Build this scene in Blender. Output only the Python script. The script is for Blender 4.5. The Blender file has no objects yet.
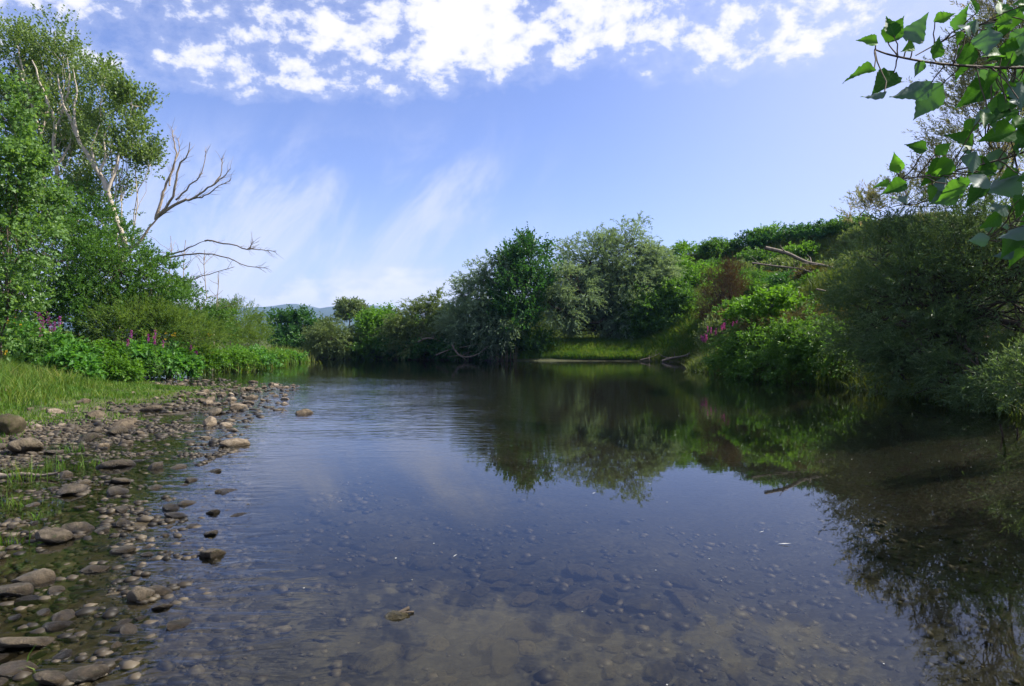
import bpy, math, random
import numpy as np
from mathutils import Vector, Matrix

# ------------------------------------------------------------------ basics
F, HOR, CAMH = 667.0, 340.0, 1.6
C = bpy.context.scene.collection
sc = bpy.context.scene
R = math.radians

def X_(px, d): return (px - 512.0) / F * d
def Z_(py, d): return CAMH + (HOR - py) / F * d
def P(px, py, d): return np.array([X_(px, d), d, Z_(py, d)])
def smooth(a, b, x):
    t = np.clip((np.asarray(x, float) - a) / (b - a), 0, 1)
    return t * t * (3 - 2 * t)

def _hash(ix, iy, seed):
    h = (ix.astype(np.int64) * 374761393 + iy.astype(np.int64) * 668265263 + seed * 974711) & 0xFFFFFFFF
    h = ((h ^ (h >> 13)) * 1274126177) & 0xFFFFFFFF
    h = (h ^ (h >> 16)) & 0xFFFFFFFF
    return h / 4294967295.0
def vnoise(x, y, seed=0):
    x = np.asarray(x, float); y = np.asarray(y, float)
    ix = np.floor(x); iy = np.floor(y)
    fx = x - ix; fy = y - iy
    fx = fx * fx * (3 - 2 * fx); fy = fy * fy * (3 - 2 * fy)
    a = _hash(ix, iy, seed); b = _hash(ix + 1, iy, seed)
    c = _hash(ix, iy + 1, seed); d = _hash(ix + 1, iy + 1, seed)
    return (a * (1 - fx) + b * fx) * (1 - fy) + (c * (1 - fx) + d * fx) * fy
def fbm(x, y, seed=0, oct=4):
    v = 0; a = 0.5
    for k in range(oct):
        v = v + a * (vnoise(x * 2 ** k, y * 2 ** k, seed + k * 17) - 0.5) * 2
        a *= 0.5
    return v

# ------------------------------------------------------------------ terrain function
LEFT = np.array([(-1.0, -30), (-1.2, -6), (-1.5, 1), (-1.75, 3.1), (-2.05, 4.1), (-2.7, 5.4), (-3.3, 7), (-4.4, 10.7), (-5.4, 15), (-6.6, 19.5),
                 (-7.3, 22.6), (-8.0, 24.2), (-10.5, 25.5), (-13, 29), (-15.4, 36), (-16.8, 44), (-18.6, 52), (-24, 58), (-40, 66), (-90, 84), (-400, 150)], float)
RIGHT = np.array([(4.5, -30), (4.8, -6), (5.6, 2), (7.4, 7), (9.0, 10.5), (10.6, 13.6), (11.2, 16), (11.4, 19.4), (11.5, 22), (10.4, 27), (9.5, 33), (9.9, 37),
                  (12.2, 43), (13.2, 48), (10, 50.5), (5, 51), (0, 51.8), (-6, 53), (-12, 56), (-18, 60), (-26, 66), (-42, 76), (-90, 98), (-400, 175)], float)
POLY = np.concatenate([LEFT, RIGHT[::-1]])

def seg_dist(px, py, line):
    best = np.full(px.shape, 1e9)
    for (x0, y0), (x1, y1) in zip(line[:-1], line[1:]):
        dx, dy = x1 - x0, y1 - y0
        t = np.clip(((px - x0) * dx + (py - y0) * dy) / (dx * dx + dy * dy), 0, 1)
        best = np.minimum(best, np.hypot(px - x0 - t * dx, py - y0 - t * dy))
    return best
def inside(px, py, poly):
    r = np.zeros(px.shape, bool)
    n = len(poly)
    for i in range(n):
        x0, y0 = poly[i]; x1, y1 = poly[(i + 1) % n]
        if y0 == y1: continue
        c = ((y0 > py) != (y1 > py)) & (px < (x1 - x0) * (py - y0) / (y1 - y0) + x0)
        r ^= c
    return r
def shore(x, y):
    x = np.atleast_1d(np.asarray(x, float)); y = np.atleast_1d(np.asarray(y, float))
    wx = x + 0.35 * fbm(x * 0.6, y * 0.6, 3, 3) * smooth(2, 12, np.hypot(x, y)); wy = y + 0.3 * fbm(x * 0.5, y * 0.5, 9, 3)
    dl = seg_dist(wx, wy, LEFT); dr = seg_dist(wx, wy, RIGHT)
    s = np.minimum(dl, dr)
    s = np.where(inside(wx, wy, POLY), -s, s)
    return s, dl, dr
def ground_z(x, y, rough=True):
    x = np.atleast_1d(np.asarray(x, float)); y = np.atleast_1d(np.asarray(y, float))
    s, dl, dr = shore(x, y)
    wr = smooth(-1.5, 1.5, dl - dr)
    t = np.maximum(-s, 0)
    depl = np.interp(t, [0, 0.8, 2.0, 4, 8], [0.025, 0.11, 0.28, 0.45, 0.8])
    depr = np.interp(t, [0, 1, 3, 7], [0.03, 0.35, 0.8, 1.0])
    dep = depl * (1 - wr) + depr * wr
    q = np.maximum(s, 0)
    zl = np.interp(q, [0, 2.2, 3.6, 6, 9, 13, 20, 45, 120], [-0.03, -0.012, 0.05, 0.22, 0.6, 1.5, 2.2, 3.2, 4])
    steep = np.interp(q, [0, 0.8, 2.5, 5, 8, 14, 30], [0.02, 0.8, 2.1, 3.9, 5.2, 6.4, 8.5])
    flat = np.interp(q, [0, 0.5, 2, 4, 8, 20], [0.02, 0.22, 0.45, 0.7, 1.2, 2.0])
    m = smooth(9.5, 15, x + 0.0 * y) * 1.0
    hh = np.interp(x, [-60, -30, -12, -5, 0, 8, 17, 27, 40, 80], [1.0, 1.5, 2.6, 4.0, 5.2, 8.2, 10.2, 11.6, 12.9, 14.4])
    hill = smooth(7, 27, q) * hh * smooth(30, 62, y)
    zr = np.maximum(steep * m + flat * (1 - m), hill)
    zr = zr + 0.25 * hill * 0.0
    land = zl * (1 - wr) + zr * wr
    far = smooth(120, 600, np.hypot(x, y))
    land = land * (1 - far) + 3.0 * far
    z = np.where(s < 0, -dep, land)
    if rough:
        near = 1 - smooth(10, 40, np.hypot(x, y))
        amp = np.where(s < 0, np.interp(t, [0, 1.5], [0.035, 0.05]), np.interp(q, [0, 3, 8, 20], [0.05, 0.05, 0.12, 0.3]))
        z = z + amp * (fbm(x * 1.1, y * 1.1, 21, 4) * (0.5 + 0.5 * near) + 0.7 * near * fbm(x * 4, y * 4, 41, 4))
    return z
def gz(x, y): return float(ground_z(x, y)[0])

# ------------------------------------------------------------------ mesh helpers
def mesh_np(name, verts, faces, tint=None, smooth_shade=False):
    verts = np.asarray(verts, np.float32); faces = np.asarray(faces, np.int32)
    me = bpy.data.meshes.new(name)
    n, k = faces.shape
    me.vertices.add(len(verts)); me.vertices.foreach_set('co', verts.ravel())
    me.loops.add(n * k); me.loops.foreach_set('vertex_index', faces.ravel())
    me.polygons.add(n)
    me.polygons.foreach_set('loop_start', np.arange(n, dtype=np.int32) * k)
    me.polygons.foreach_set('loop_total', np.full(n, k, np.int32))
    me.polygons.foreach_set('use_smooth', np.full(n, smooth_shade, bool))
    if tint is not None:
        a = me.attributes.new('tint', 'FLOAT', 'FACE'); a.data.foreach_set('value', np.asarray(tint, np.float32))
    me.update(); me.validate()
    return me
def obj(name, me, mat=None, parent=None, loc=None):
    o = bpy.data.objects.new(name, me); C.objects.link(o)
    if mat is not None and len(me.materials) == 0: me.materials.append(mat)
    if parent is not None: o.parent = parent
    if loc is not None: o.location = Vector([float(v) for v in loc])
    return o
def tag(o, label, cat, group=None, kind=None):
    if label: o['label'] = label
    if cat: o['category'] = cat
    if group: o['group'] = group
    if kind: o['kind'] = kind
    return o
def thing(name, label, cat, loc, group=None):
    o = bpy.data.objects.new(name, None); C.objects.link(o)
    o.empty_display_size = 0.2
    o.location = Vector([float(v) for v in loc])
    return tag(o, label, cat, group)

class Tubes:
    def __init__(s): s.v = []; s.f = []; s.n = 0
    def add(s, pts, radii, sides=6):
        pts = np.asarray(pts, float); m = len(pts)
        radii = np.broadcast_to(np.asarray(radii, float), (m,))
        tan = np.gradient(pts, axis=0); tan /= np.linalg.norm(tan, axis=1)[:, None] + 1e-9
        ref = np.array([0.31, 0.85, 0.42]);
        if abs(np.dot(tan.mean(0), ref)) > 0.8: ref = np.array([0.9, -0.2, 0.3])
        a = np.cross(tan, ref); a /= np.linalg.norm(a, axis=1)[:, None] + 1e-9
        b = np.cross(tan, a)
        ang = np.arange(sides) * 2 * math.pi / sides
        ring = pts[:, None, :] + radii[:, None, None] * (np.cos(ang)[None, :, None] * a[:, None, :] + np.sin(ang)[None, :, None] * b[:, None, :])
        s.v.append(ring.reshape(-1, 3))
        i = np.arange(m - 1)[:, None] * sides; j = np.arange(sides)[None, :]; j2 = (j + 1) % sides
        q = np.stack([i + j, i + j2, i + sides + j2, i + sides + j], -1).reshape(-1, 4) + s.n
        s.f.append(q); s.n += m * sides
    def build(s, name): return mesh_np(name, np.concatenate(s.v), np.concatenate(s.f), None, True)

def wobble(p0, p1, rng, n=7, amp=0.06, sag=0.0):
    p0 = np.asarray(p0, float); p1 = np.asarray(p1, float)
    t = np.linspace(0, 1, n)[:, None]
    L = np.linalg.norm(p1 - p0)
    pts = p0 + (p1 - p0) * t
    off = rng.normal(0, amp * L, (n, 3)); off = (off + np.roll(off, 1, 0)) * 0.5
    env = np.sin(t * math.pi)
    pts = pts + off * env
    pts[:, 2] -= (sag * L * np.sin(t[:, 0] * math.pi))
    return pts
def catmull(pts, per=4):
    pts = np.asarray(pts, float); out = []
    n = len(pts)
    for i in range(n - 1):
        p0 = pts[max(i - 1, 0)]; p1 = pts[i]; p2 = pts[i + 1]; p3 = pts[min(i + 2, n - 1)]
        for k in range(per):
            t = k / per
            out.append(0.5 * ((2 * p1) + (-p0 + p2) * t + (2 * p0 - 5 * p1 + 4 * p2 - p3) * t * t + (-p0 + 3 * p1 - 3 * p2 + p3) * t ** 3))
    out.append(pts[-1])
    return np.array(out)

def unit(v): return v / (np.linalg.norm(v, axis=-1, keepdims=True) + 1e-9)

def spray_leaves(rng, org, dirs, length, k, ll, lw, droop=0.25, spread=0.8, jitter=0.12, upn=0.5, shape=0.42, clump_tint=None):
    """leaves set alternately along curved twigs; one quad (folded rhomb) per leaf"""
    N = len(org)
    dirs = unit(dirs)
    t = (np.arange(k)[None, :] + rng.random((N, k))) / k
    t = 0.12 + 0.88 * t
    L = length[:, None]
    pts = org[:, None, :] + dirs[:, None, :] * (L * t)[..., None]
    pts[..., 2] -= droop * L * t * t
    tan = dirs[:, None, :] + np.zeros((N, k, 3)); tan[..., 2] -= 2 * droop * t
    tan = unit(tan)
    r1 = rng.normal(0, 1, (N, k, 3))
    side = unit(np.cross(tan, r1))
    axis = unit(tan * math.cos(spread) + side * math.sin(spread) + rng.normal(0, jitter * 2, (N, k, 3)))
    nrm = rng.normal(0, 1, (N, k, 3)) * (1 - upn); nrm[..., 2] += upn * 1.5
    wv = unit(np.cross(axis, nrm)); nn = np.cross(wv, axis)
    s = (0.65 + 0.7 * rng.random((N, k)))[..., None]
    base = pts + rng.normal(0, 1, (N, k, 3)) * (jitter * ll)
    l = ll * s; w = lw * s
    v0 = base; v2 = base + axis * l - nn * l * 0.12
    mid = base + axis * l * shape
    v1 = mid + wv * w * 0.5 + nn * w * 0.18; v3 = mid - wv * w * 0.5 + nn * w * 0.18
    V = np.stack([v0, v1, v2, v3], 2).reshape(-1, 3)
    M = N * k
    Fc = np.arange(M * 4, dtype=np.int32).reshape(M, 4)
    st = rng.random(N) if clump_tint is None else clump_tint
    tint = (0.55 * st[:, None] + 0.45 * rng.random((N, k))).reshape(-1)
    return V, Fc, tint

# ------------------------------------------------------------------ materials
def newmat(name):
    m = bpy.data.materials.new(name); m.use_nodes = True
    nt = m.node_tree; nt.nodes.clear()
    out = nt.nodes.new('ShaderNodeOutputMaterial')
    return m, nt, out
def N(nt, t, **kw):
    n = nt.nodes.new(t)
    for k, v in kw.items():
        if k == 'ins':
            for kk, vv in v.items(): n.inputs[kk].default_value = vv
        else: setattr(n, k, v)
    return n
def ramp(nt, stops, interp='LINEAR'):
    r = nt.nodes.new('ShaderNodeValToRGB'); r.color_ramp.interpolation = interp
    e = r.color_ramp.elements
    while len(e) < len(stops): e.new(0.5)
    for el, (p, c) in zip(e, stops):
        el.position = p; el.color = (*c, 1) if len(c) == 3 else c
    return r
def leaf_mat(name, c0, c1, c2, trans=0.35, gloss=0.5, spec=0.3, noise=0.6):
    m, nt, out = newmat(name); L = nt.links.new
    at = N(nt, 'ShaderNodeAttribute', attribute_name='tint')
    geo = N(nt, 'ShaderNodeNewGeometry')
    nz = N(nt, 'ShaderNodeTexNoise', ins={'Scale': noise, 'Detail': 3.0})
    L(geo.outputs['Position'], nz.inputs['Vector'])
    a = N(nt, 'ShaderNodeMath', operation='MULTIPLY_ADD', ins={1: 0.55, 2: 0.0}); L(at.outputs['Fac'], a.inputs[0])
    b = N(nt, 'ShaderNodeMath', operation='MULTIPLY_ADD', ins={1: 0.9, 2: -0.22}); L(nz.outputs['Fac'], b.inputs[0])
    s = N(nt, 'ShaderNodeMath', operation='ADD'); L(a.outputs[0], s.inputs[0]); L(b.outputs[0], s.inputs[1])
    r = ramp(nt, [(0.12, c0), (0.5, c1), (0.9, c2)]); L(s.outputs[0], r.inputs[0])
    bs = N(nt, 'ShaderNodeBsdfPrincipled', ins={'Roughness': gloss, 'Specular IOR Level': spec})
    L(r.outputs[0], bs.inputs['Base Color'])
    tr = N(nt, 'ShaderNodeBsdfTranslucent')
    tc = N(nt, 'ShaderNodeMix', data_type='RGBA', blend_type='MULTIPLY', ins={0: 1.0}); tc.inputs[7].default_value = (1.5, 1.45, 0.6, 1)
    L(r.outputs[0], tc.inputs[6]); L(tc.outputs[2], tr.inputs['Color'])
    mx = N(nt, 'ShaderNodeMixShader', ins={0: trans}); L(bs.outputs[0], mx.inputs[1]); L(tr.outputs[0], mx.inputs[2])
    L(mx.outputs[0], out.inputs[0])
    return m
def bark_mat(name, c0, c1, scale=6.0, bump=0.9, rough=0.85):
    m, nt, out = newmat(name); L = nt.links.new
    tc = N(nt, 'ShaderNodeTexCoord')
    mp = N(nt, 'ShaderNodeMapping'); mp.inputs['Scale'].default_value = (1, 1, 0.35); L(tc.outputs['Object'], mp.inputs[0])
    nz = N(nt, 'ShaderNodeTexNoise', ins={'Scale': scale, 'Detail': 6.0, 'Roughness': 0.65}); L(mp.outputs[0], nz.inputs['Vector'])
    r = ramp(nt, [(0.3, c0), (0.7, c1)]); L(nz.outputs['Fac'], r.inputs[0])
    bs = N(nt, 'ShaderNodeBsdfPrincipled', ins={'Roughness': rough, 'Specular IOR Level': 0.2}); L(r.outputs[0], bs.inputs['Base Color'])
    bp = N(nt, 'ShaderNodeBump', ins={'Strength': bump, 'Distance': 0.02}); L(nz.outputs['Fac'], bp.inputs['Height']); L(bp.outputs[0], bs.inputs['Normal'])
    L(bs.outputs[0], out.inputs[0])
    return m
def stone_mat(name, c0, c1, c2, rough=0.85, spec=0.25, moss=None, mossamt=0.55):
    m, nt, out = newmat(name); L = nt.links.new
    tc = N(nt, 'ShaderNodeTexCoord'); oi = N(nt, 'ShaderNodeObjectInfo')
    ad = N(nt, 'ShaderNodeVectorMath', operation='MULTIPLY_ADD'); L(oi.outputs['Random'], ad.inputs[0]); ad.inputs[1].default_value = (37, 37, 37); L(tc.outputs['Object'], ad.inputs[2])
    nz = N(nt, 'ShaderNodeTexNoise', ins={'Scale': 2.2, 'Detail': 8.0, 'Roughness': 0.62}); L(ad.outputs[0], nz.inputs['Vector'])
    fi = N(nt, 'ShaderNodeTexNoise', ins={'Scale': 14.0, 'Detail': 5.0, 'Roughness': 0.7}); L(ad.outputs[0], fi.inputs['Vector'])
    a = N(nt, 'ShaderNodeMath', operation='MULTIPLY_ADD', ins={1: 0.45, 2: -0.22}); L(oi.outputs['Random'], a.inputs[0])
    s = N(nt, 'ShaderNodeMath', operation='ADD'); L(nz.outputs['Fac'], s.inputs[0]); L(a.outputs[0], s.inputs[1])
    f2 = N(nt, 'ShaderNodeMath', operation='MULTIPLY_ADD', ins={1: 0.35, 2: -0.17}); L(fi.outputs['Fac'], f2.inputs[0])
    s2 = N(nt, 'ShaderNodeMath', operation='ADD'); L(s.outputs[0], s2.inputs[0]); L(f2.outputs[0], s2.inputs[1])
    r = ramp(nt, [(0.2, c0), (0.5, c1), (0.8, c2)]); L(s2.outputs[0], r.inputs[0])
    col = r.outputs[0]
    if moss:
        nm = N(nt, 'ShaderNodeTexNoise', ins={'Scale': 3.5, 'Detail': 6.0}); L(ad.outputs[0], nm.inputs['Vector'])
        rm = ramp(nt, [(mossamt, (0, 0, 0)), (mossamt + 0.14, (1, 1, 1))]); L(nm.outputs['Fac'], rm.inputs[0])
        mm = N(nt, 'ShaderNodeMix', data_type='RGBA'); L(rm.outputs[0], mm.inputs[0]); L(col, mm.inputs[6]); mm.inputs[7].default_value = (*moss, 1)
        col = mm.outputs[2]
    # the wet line: stone that stands in the water is dark and glossy near the surface
    ge = N(nt, 'ShaderNodeNewGeometry'); sz = N(nt, 'ShaderNodeSeparateXYZ'); L(ge.outputs['Position'], sz.inputs[0])
    zw = N(nt, 'ShaderNodeMath', operation='MULTIPLY_ADD', ins={1: 0.05}); L(fi.outputs['Fac'], zw.inputs[0]); L(sz.outputs['Z'], zw.inputs[2])
    wl_ = N(nt, 'ShaderNodeMapRange', ins={'From Min': 0.045, 'From Max': 0.085, 'To Min': 1.0, 'To Max': 0.0}); L(zw.outputs[0], wl_.inputs['Value'])
    dk_ = N(nt, 'ShaderNodeMix', data_type='RGBA', blend_type='MULTIPLY'); L(wl_.outputs[0], dk_.inputs[0]); L(col, dk_.inputs[6]); dk_.inputs[7].default_value = (0.42, 0.40, 0.36, 1); col = dk_.outputs[2]
    bs = N(nt, 'ShaderNodeBsdfPrincipled', ins={'Roughness': rough, 'Specular IOR Level': spec}); L(col, bs.inputs['Base Color'])
    ro = N(nt, 'ShaderNodeMapRange', ins={'To Min': rough, 'To Max': 0.3}); L(wl_.outputs[0], ro.inputs['Value']); L(ro.outputs[0], bs.inputs['Roughness'])
    bp = N(nt, 'ShaderNodeBump', ins={'Strength': 0.8, 'Distance': 0.06}); L(fi.outputs['Fac'], bp.inputs['Height']); L(bp.outputs[0], bs.inputs['Normal'])
    L(bs.outputs[0], out.inputs[0])
    return m

M = {}
M['poplar'] = leaf_mat('poplar_leaf', (0.065, 0.115, 0.03), (0.12, 0.195, 0.05), (0.27, 0.35, 0.16), 0.45, 0.45, 0.4)
M['poplar_young'] = leaf_mat('young_poplar_leaf', (0.065, 0.14, 0.03), (0.115, 0.225, 0.05), (0.23, 0.36, 0.15), 0.45, 0.45, 0.4, 1.2)
M['bush'] = leaf_mat('bush_leaf', (0.04, 0.10, 0.016), (0.07, 0.165, 0.026), (0.13, 0.24, 0.05), 0.44, 0.5, 0.3)
M['bush_bright'] = leaf_mat('bright_bush_leaf', (0.055, 0.14, 0.014), (0.095, 0.22, 0.022), (0.16, 0.30, 0.045), 0.45, 0.5, 0.3, 1.0)
M['tamarisk'] = leaf_mat('feathery_leaf', (0.07, 0.13, 0.024), (0.12, 0.20, 0.04), (0.19, 0.27, 0.065), 0.42, 0.6, 0.2, 0.8)
M['herb'] = leaf_mat('herb_leaf', (0.045, 0.14, 0.02), (0.08, 0.22, 0.035), (0.17, 0.34, 0.08), 0.44, 0.5, 0.3, 1.5)
M['reed'] = leaf_mat('reed_leaf', (0.07, 0.14, 0.02), (0.13, 0.21, 0.035), (0.24, 0.24, 0.08), 0.42, 0.6, 0.2)
M['willow'] = leaf_mat('willow_leaf', (0.10, 0.165, 0.10), (0.165, 0.245, 0.155), (0.26, 0.34, 0.23), 0.40, 0.55, 0.3, 0.5)
M['willow_olive'] = leaf_mat('olive_willow_leaf', (0.07, 0.11, 0.035), (0.12, 0.175, 0.06), (0.19, 0.25, 0.10), 0.36, 0.55, 0.3, 0.5)
M['dark_tree'] = leaf_mat('dark_tree_leaf', (0.02, 0.075, 0.018), (0.038, 0.12, 0.026), (0.08, 0.19, 0.04), 0.38, 0.5, 0.35, 0.6)
M['right_bush'] = leaf_mat('right_willow_leaf', (0.045, 0.088, 0.034), (0.08, 0.14, 0.055), (0.165, 0.23, 0.11), 0.38, 0.5, 0.4, 0.7)
M['tamarisk_red'] = leaf_mat('tamarisk_twig_leaf', (0.13, 0.17, 0.08), (0.21, 0.23, 0.13), (0.36, 0.28, 0.25), 0.45, 0.6, 0.2, 0.8)
M['dry'] = leaf_mat('dry_leaf', (0.05, 0.035, 0.02), (0.09, 0.06, 0.03), (0.15, 0.10, 0.05), 0.2, 0.7, 0.1)
M['drygrass'] = leaf_mat('dry_grass_blade', (0.06, 0.07, 0.025), (0.11, 0.10, 0.04), (0.20, 0.16, 0.07), 0.25, 0.7, 0.1)
M['grass'] = leaf_mat('grass_blade', (0.042, 0.11, 0.012), (0.085, 0.175, 0.02), (0.19, 0.23, 0.055), 0.40, 0.55, 0.2, 0.9)
M['slopegrass'] = leaf_mat('slope_grass_blade', (0.045, 0.085, 0.016), (0.08, 0.125, 0.026), (0.14, 0.16, 0.05), 0.38, 0.6, 0.2, 0.35)
M['purple'] = leaf_mat('purple_petal', (0.22, 0.02, 0.22), (0.36, 0.04, 0.34), (0.50, 0.10, 0.46), 0.35, 0.6, 0.2)
M['yellow'] = leaf_mat('yellow_petal', (0.5, 0.32, 0.02), (0.6, 0.42, 0.03), (0.7, 0.5, 0.06), 0.3, 0.6, 0.2)
M['bark_pale'] = bark_mat('pale_poplar_bark', (0.30, 0.25, 0.19), (0.58, 0.51, 0.41))
M['bark'] = bark_mat('brown_bark', (0.07, 0.055, 0.04), (0.16, 0.13, 0.095))
M['bark_dark'] = bark_mat('dark_bark', (0.035, 0.028, 0.022), (0.09, 0.07, 0.05))
M['deadwood'] = bark_mat('dead_wood', (0.20, 0.155, 0.11), (0.42, 0.35, 0.26), 9)
M['deadwood_grey'] = bark_mat('grey_dead_wood', (0.12, 0.10, 0.08), (0.26, 0.215, 0.17), 9)
M['stone_dry'] = stone_mat('dry_stone', (0.07, 0.054, 0.035), (0.20, 0.158, 0.105), (0.40, 0.33, 0.24), 0.9)
M['stone_wet'] = stone_mat('wet_stone', (0.025, 0.02, 0.012), (0.085, 0.067, 0.042), (0.22, 0.175, 0.115), 0.6, 0.35, (0.055, 0.06, 0.02), 0.58)
M['stone_moss'] = stone_mat('mossy_stone', (0.03, 0.026, 0.014), (0.08, 0.066, 0.036), (0.15, 0.125, 0.075), 0.85, 0.2, (0.06, 0.07, 0.02), 0.52)
M['stone_bed'] = stone_mat('bed_stone', (0.08, 0.074, 0.044), (0.19, 0.17, 0.105), (0.34, 0.30, 0.20), 0.8, 0.2, (0.035, 0.035, 0.015), 0.55)

# ------------------------------------------------------------------ generic plant
def make_plant(name, label, cat, base, blobs, leaf, mat, bark, n_sub=30, n_spr=14, trunk_r=0.12, seed=1, group=None, fork=0.35,
               multi=1, crown='crown', trunk='trunk', subr=0.36, low=-0.85, branches=True, twigs=0.0, shell=(0.5, 0.92)):
    """base: world point; blobs: (centre world, (rx, ry, rz)).  leaf: ll, lw, k, spray, droop, spread, up"""
    rng = np.random.default_rng(seed)
    root = thing(name, label, cat, base, group)
    base = np.asarray(base, float)
    tb = Tubes()
    areas = np.array([r[0] * r[2] for c, r in blobs]); areas = areas / areas.sum()
    allo, alld, alll, allt = [], [], [], []
    cents = [np.asarray(c, float) - base for c, r in blobs]
    mean = np.average(np.array(cents), axis=0, weights=areas)
    stems = []
    for q in range(multi):
        off = np.array([rng.normal(0, 0.25), rng.normal(0, 0.25), 0]) * (multi > 1) * (1 + trunk_r * 4)
        top = mean * np.array([1, 1, fork]) * (1 if multi == 1 else rng.uniform(0.7, 1.3))
        top[2] = max(top[2], 0.05)
        pts = wobble(off + np.array([0, 0, -0.25]), top + off * 1.5, rng, 7, 0.05)
        tb.add(pts, np.linspace(trunk_r, trunk_r * 0.7, 7), 7); stems.append(pts[-1])
    for (c, r), cl, a in zip(blobs, cents, areas):
        r = np.asarray(r, float)
        st = stems[int(rng.integers(len(stems)))]
        if branches:
            bp = wobble(st, cl, rng, 8, 0.06); tb.add(bp, np.linspace(trunk_r * 0.6, trunk_r * 0.3, 8), 6)
        ns = max(4, int(round(n_sub * a * len(blobs) ** 0.0)))
        for j in range(ns):
            n = rng.normal(0, 1, 3); n /= np.linalg.norm(n)
            while n[2] < low:
                n = rng.normal(0, 1, 3); n /= np.linalg.norm(n)
            sc_ = cl + r * n * rng.uniform(*shell)
            rs = float(np.mean(r)) * subr * rng.uniform(0.65, 1.25)
            if branches:
                start = cl * 0.6 + st * 0.4 if rng.random() < 0.4 else cl
                tb.add(wobble(start, sc_, rng, 6, 0.07), np.linspace(trunk_r * 0.28, trunk_r * 0.08, 6), 5)
            m_ = max(3, int(n_spr * rng.uniform(0.7, 1.3)))
            o = sc_ + rng.normal(0, 0.38, (m_, 3)) * rs * np.array([1, 1, 0.8])
            out = unit(sc_ - cl)[None, :] * 0.6 + unit(o - sc_) * 0.5
            d = out + np.array([0, 0, leaf.get('up', 0.45)]) + rng.normal(0, 0.32, (m_, 3))
            allo.append(o); alld.append(d); alll.append(np.full(m_, leaf['spray']) * rng.uniform(0.55, 1.35, m_))
            allt.append(np.clip(rng.random() * 0.6 + rng.random(m_) * 0.4, 0, 1))
    o = np.concatenate(allo); d = np.concatenate(alld); l = np.concatenate(alll); t = np.concatenate(allt)
    V, Fc, tint = spray_leaves(rng, o, d, l, leaf['k'], leaf['ll'], leaf['lw'], leaf.get('droop', 0.25), leaf.get('spread', 0.8), 0.15, leaf.get('upn', 0.45), leaf.get('shape', 0.42), t)
    if twigs > 0:
        du = unit(d)
        for i in range(len(o)):
            tt = np.array([0, 0.5, 1.0])
            p = o[i] + du[i] * (l[i] * tt)[:, None]; p[:, 2] -= leaf.get('droop', 0.25) * l[i] * tt * tt
            tb.add(p, [twigs, twigs * 0.8, twigs * 0.4], 3)
    obj(trunk, tb.build(trunk), bark, root)
    obj(crown, mesh_np(crown, V, Fc, tint), mat, root)
    return root

def B(px, py, d, rx, ry, rd=None):
    """ellipsoid given by where it stands: image column/row at distance d, half sizes in those pixels, half depth in metres"""
    c = P(px, py, d); sx = rx / F * d; sz = ry / F * d
    return (c, (sx, rd if rd else sx, sz))
def onground(px, d, dz=0.0):
    x = X_(px, d); return np.array([x, d, gz(x, d) + dz])
# ------------------------------------------------------------------ camera
cam = bpy.data.cameras.new('camera'); cam.sensor_width = 36; cam.lens = F / 1024 * 36
cam.clip_end = 20000; cam.clip_start = 0.05
co = bpy.data.objects.new('camera', cam); C.objects.link(co)
co.location = (0, 0, CAMH); co.rotation_euler = (R(90) - math.atan((343 - HOR) / F), 0, 0)
sc.camera = co

# ------------------------------------------------------------------ light
SUN_AZ, SUN_EL = 80.0, 44.0          # degrees clockwise from +Y (the view), and above the horizon
sd = Vector((math.sin(R(SUN_AZ)) * math.cos(R(SUN_EL)), math.cos(R(SUN_AZ)) * math.cos(R(SUN_EL)), math.sin(R(SUN_EL))))
sl = bpy.data.lights.new('sun', 'SUN'); sl.energy = 5.0; sl.angle = R(0.6); sl.color = (1.0, 0.94, 0.85)
so = bpy.data.objects.new('sun', sl); C.objects.link(so); so.rotation_euler = sd.to_track_quat('Z', 'Y').to_euler(); so.location = (20, 20, 30)

w = bpy.data.worlds.new('World'); sc.world = w; w.use_nodes = True
nt = w.node_tree; nt.nodes.clear(); L = nt.links.new
wout = N(nt, 'ShaderNodeOutputWorld')
def math_(op, a, b=None, c=None, clamp=False):
    n = nt.nodes.new('ShaderNodeMath'); n.operation = op; n.use_clamp = clamp
    for i, v in enumerate((a, b, c)):
        if v is None: continue
        if isinstance(v, (int, float)): n.inputs[i].default_value = v
        else: L(v, n.inputs[i])
    return n.outputs[0]
def sstep(lo, hi, v):
    n = nt.nodes.new('ShaderNodeMapRange'); n.interpolation_type = 'SMOOTHSTEP'; n.clamp = True
    n.inputs['From Min'].default_value = lo; n.inputs['From Max'].default_value = hi
    L(v, n.inputs['Value']); return n.outputs['Result']
sky = N(nt, 'ShaderNodeTexSky', sky_type='NISHITA', sun_disc=False, sun_elevation=R(SUN_EL), sun_rotation=R(SUN_AZ), altitude=300, air_density=1.0, dust_density=1.0, ozone_density=2.5)
hue = N(nt, 'ShaderNodeMix', data_type='RGBA', blend_type='MULTIPLY', ins={0: 1.0}); hue.inputs[7].default_value = (1.0, 0.93, 1.18, 1)
L(sky.outputs[0], hue.inputs[6])
bg = N(nt, 'ShaderNodeBackground', ins={'Strength': 0.096}); L(hue.outputs[2], bg.inputs['Color'])
tc = N(nt, 'ShaderNodeTexCoord'); sep = N(nt, 'ShaderNodeSeparateXYZ'); L(tc.outputs['Generated'], sep.inputs[0])
dx, dy, dz = sep.outputs
zz = math_('MAXIMUM', dz, 0.03)
u = math_('DIVIDE', dx, zz); v = math_('DIVIDE', dy, zz)
def vec(a, b, c=0.0):
    n = nt.nodes.new('ShaderNodeCombineXYZ')
    for i, q in enumerate((a, b, c)):
        if isinstance(q, (int, float)): n.inputs[i].default_value = q
        else: L(q, n.inputs[i])
    return n.outputs[0]
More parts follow.
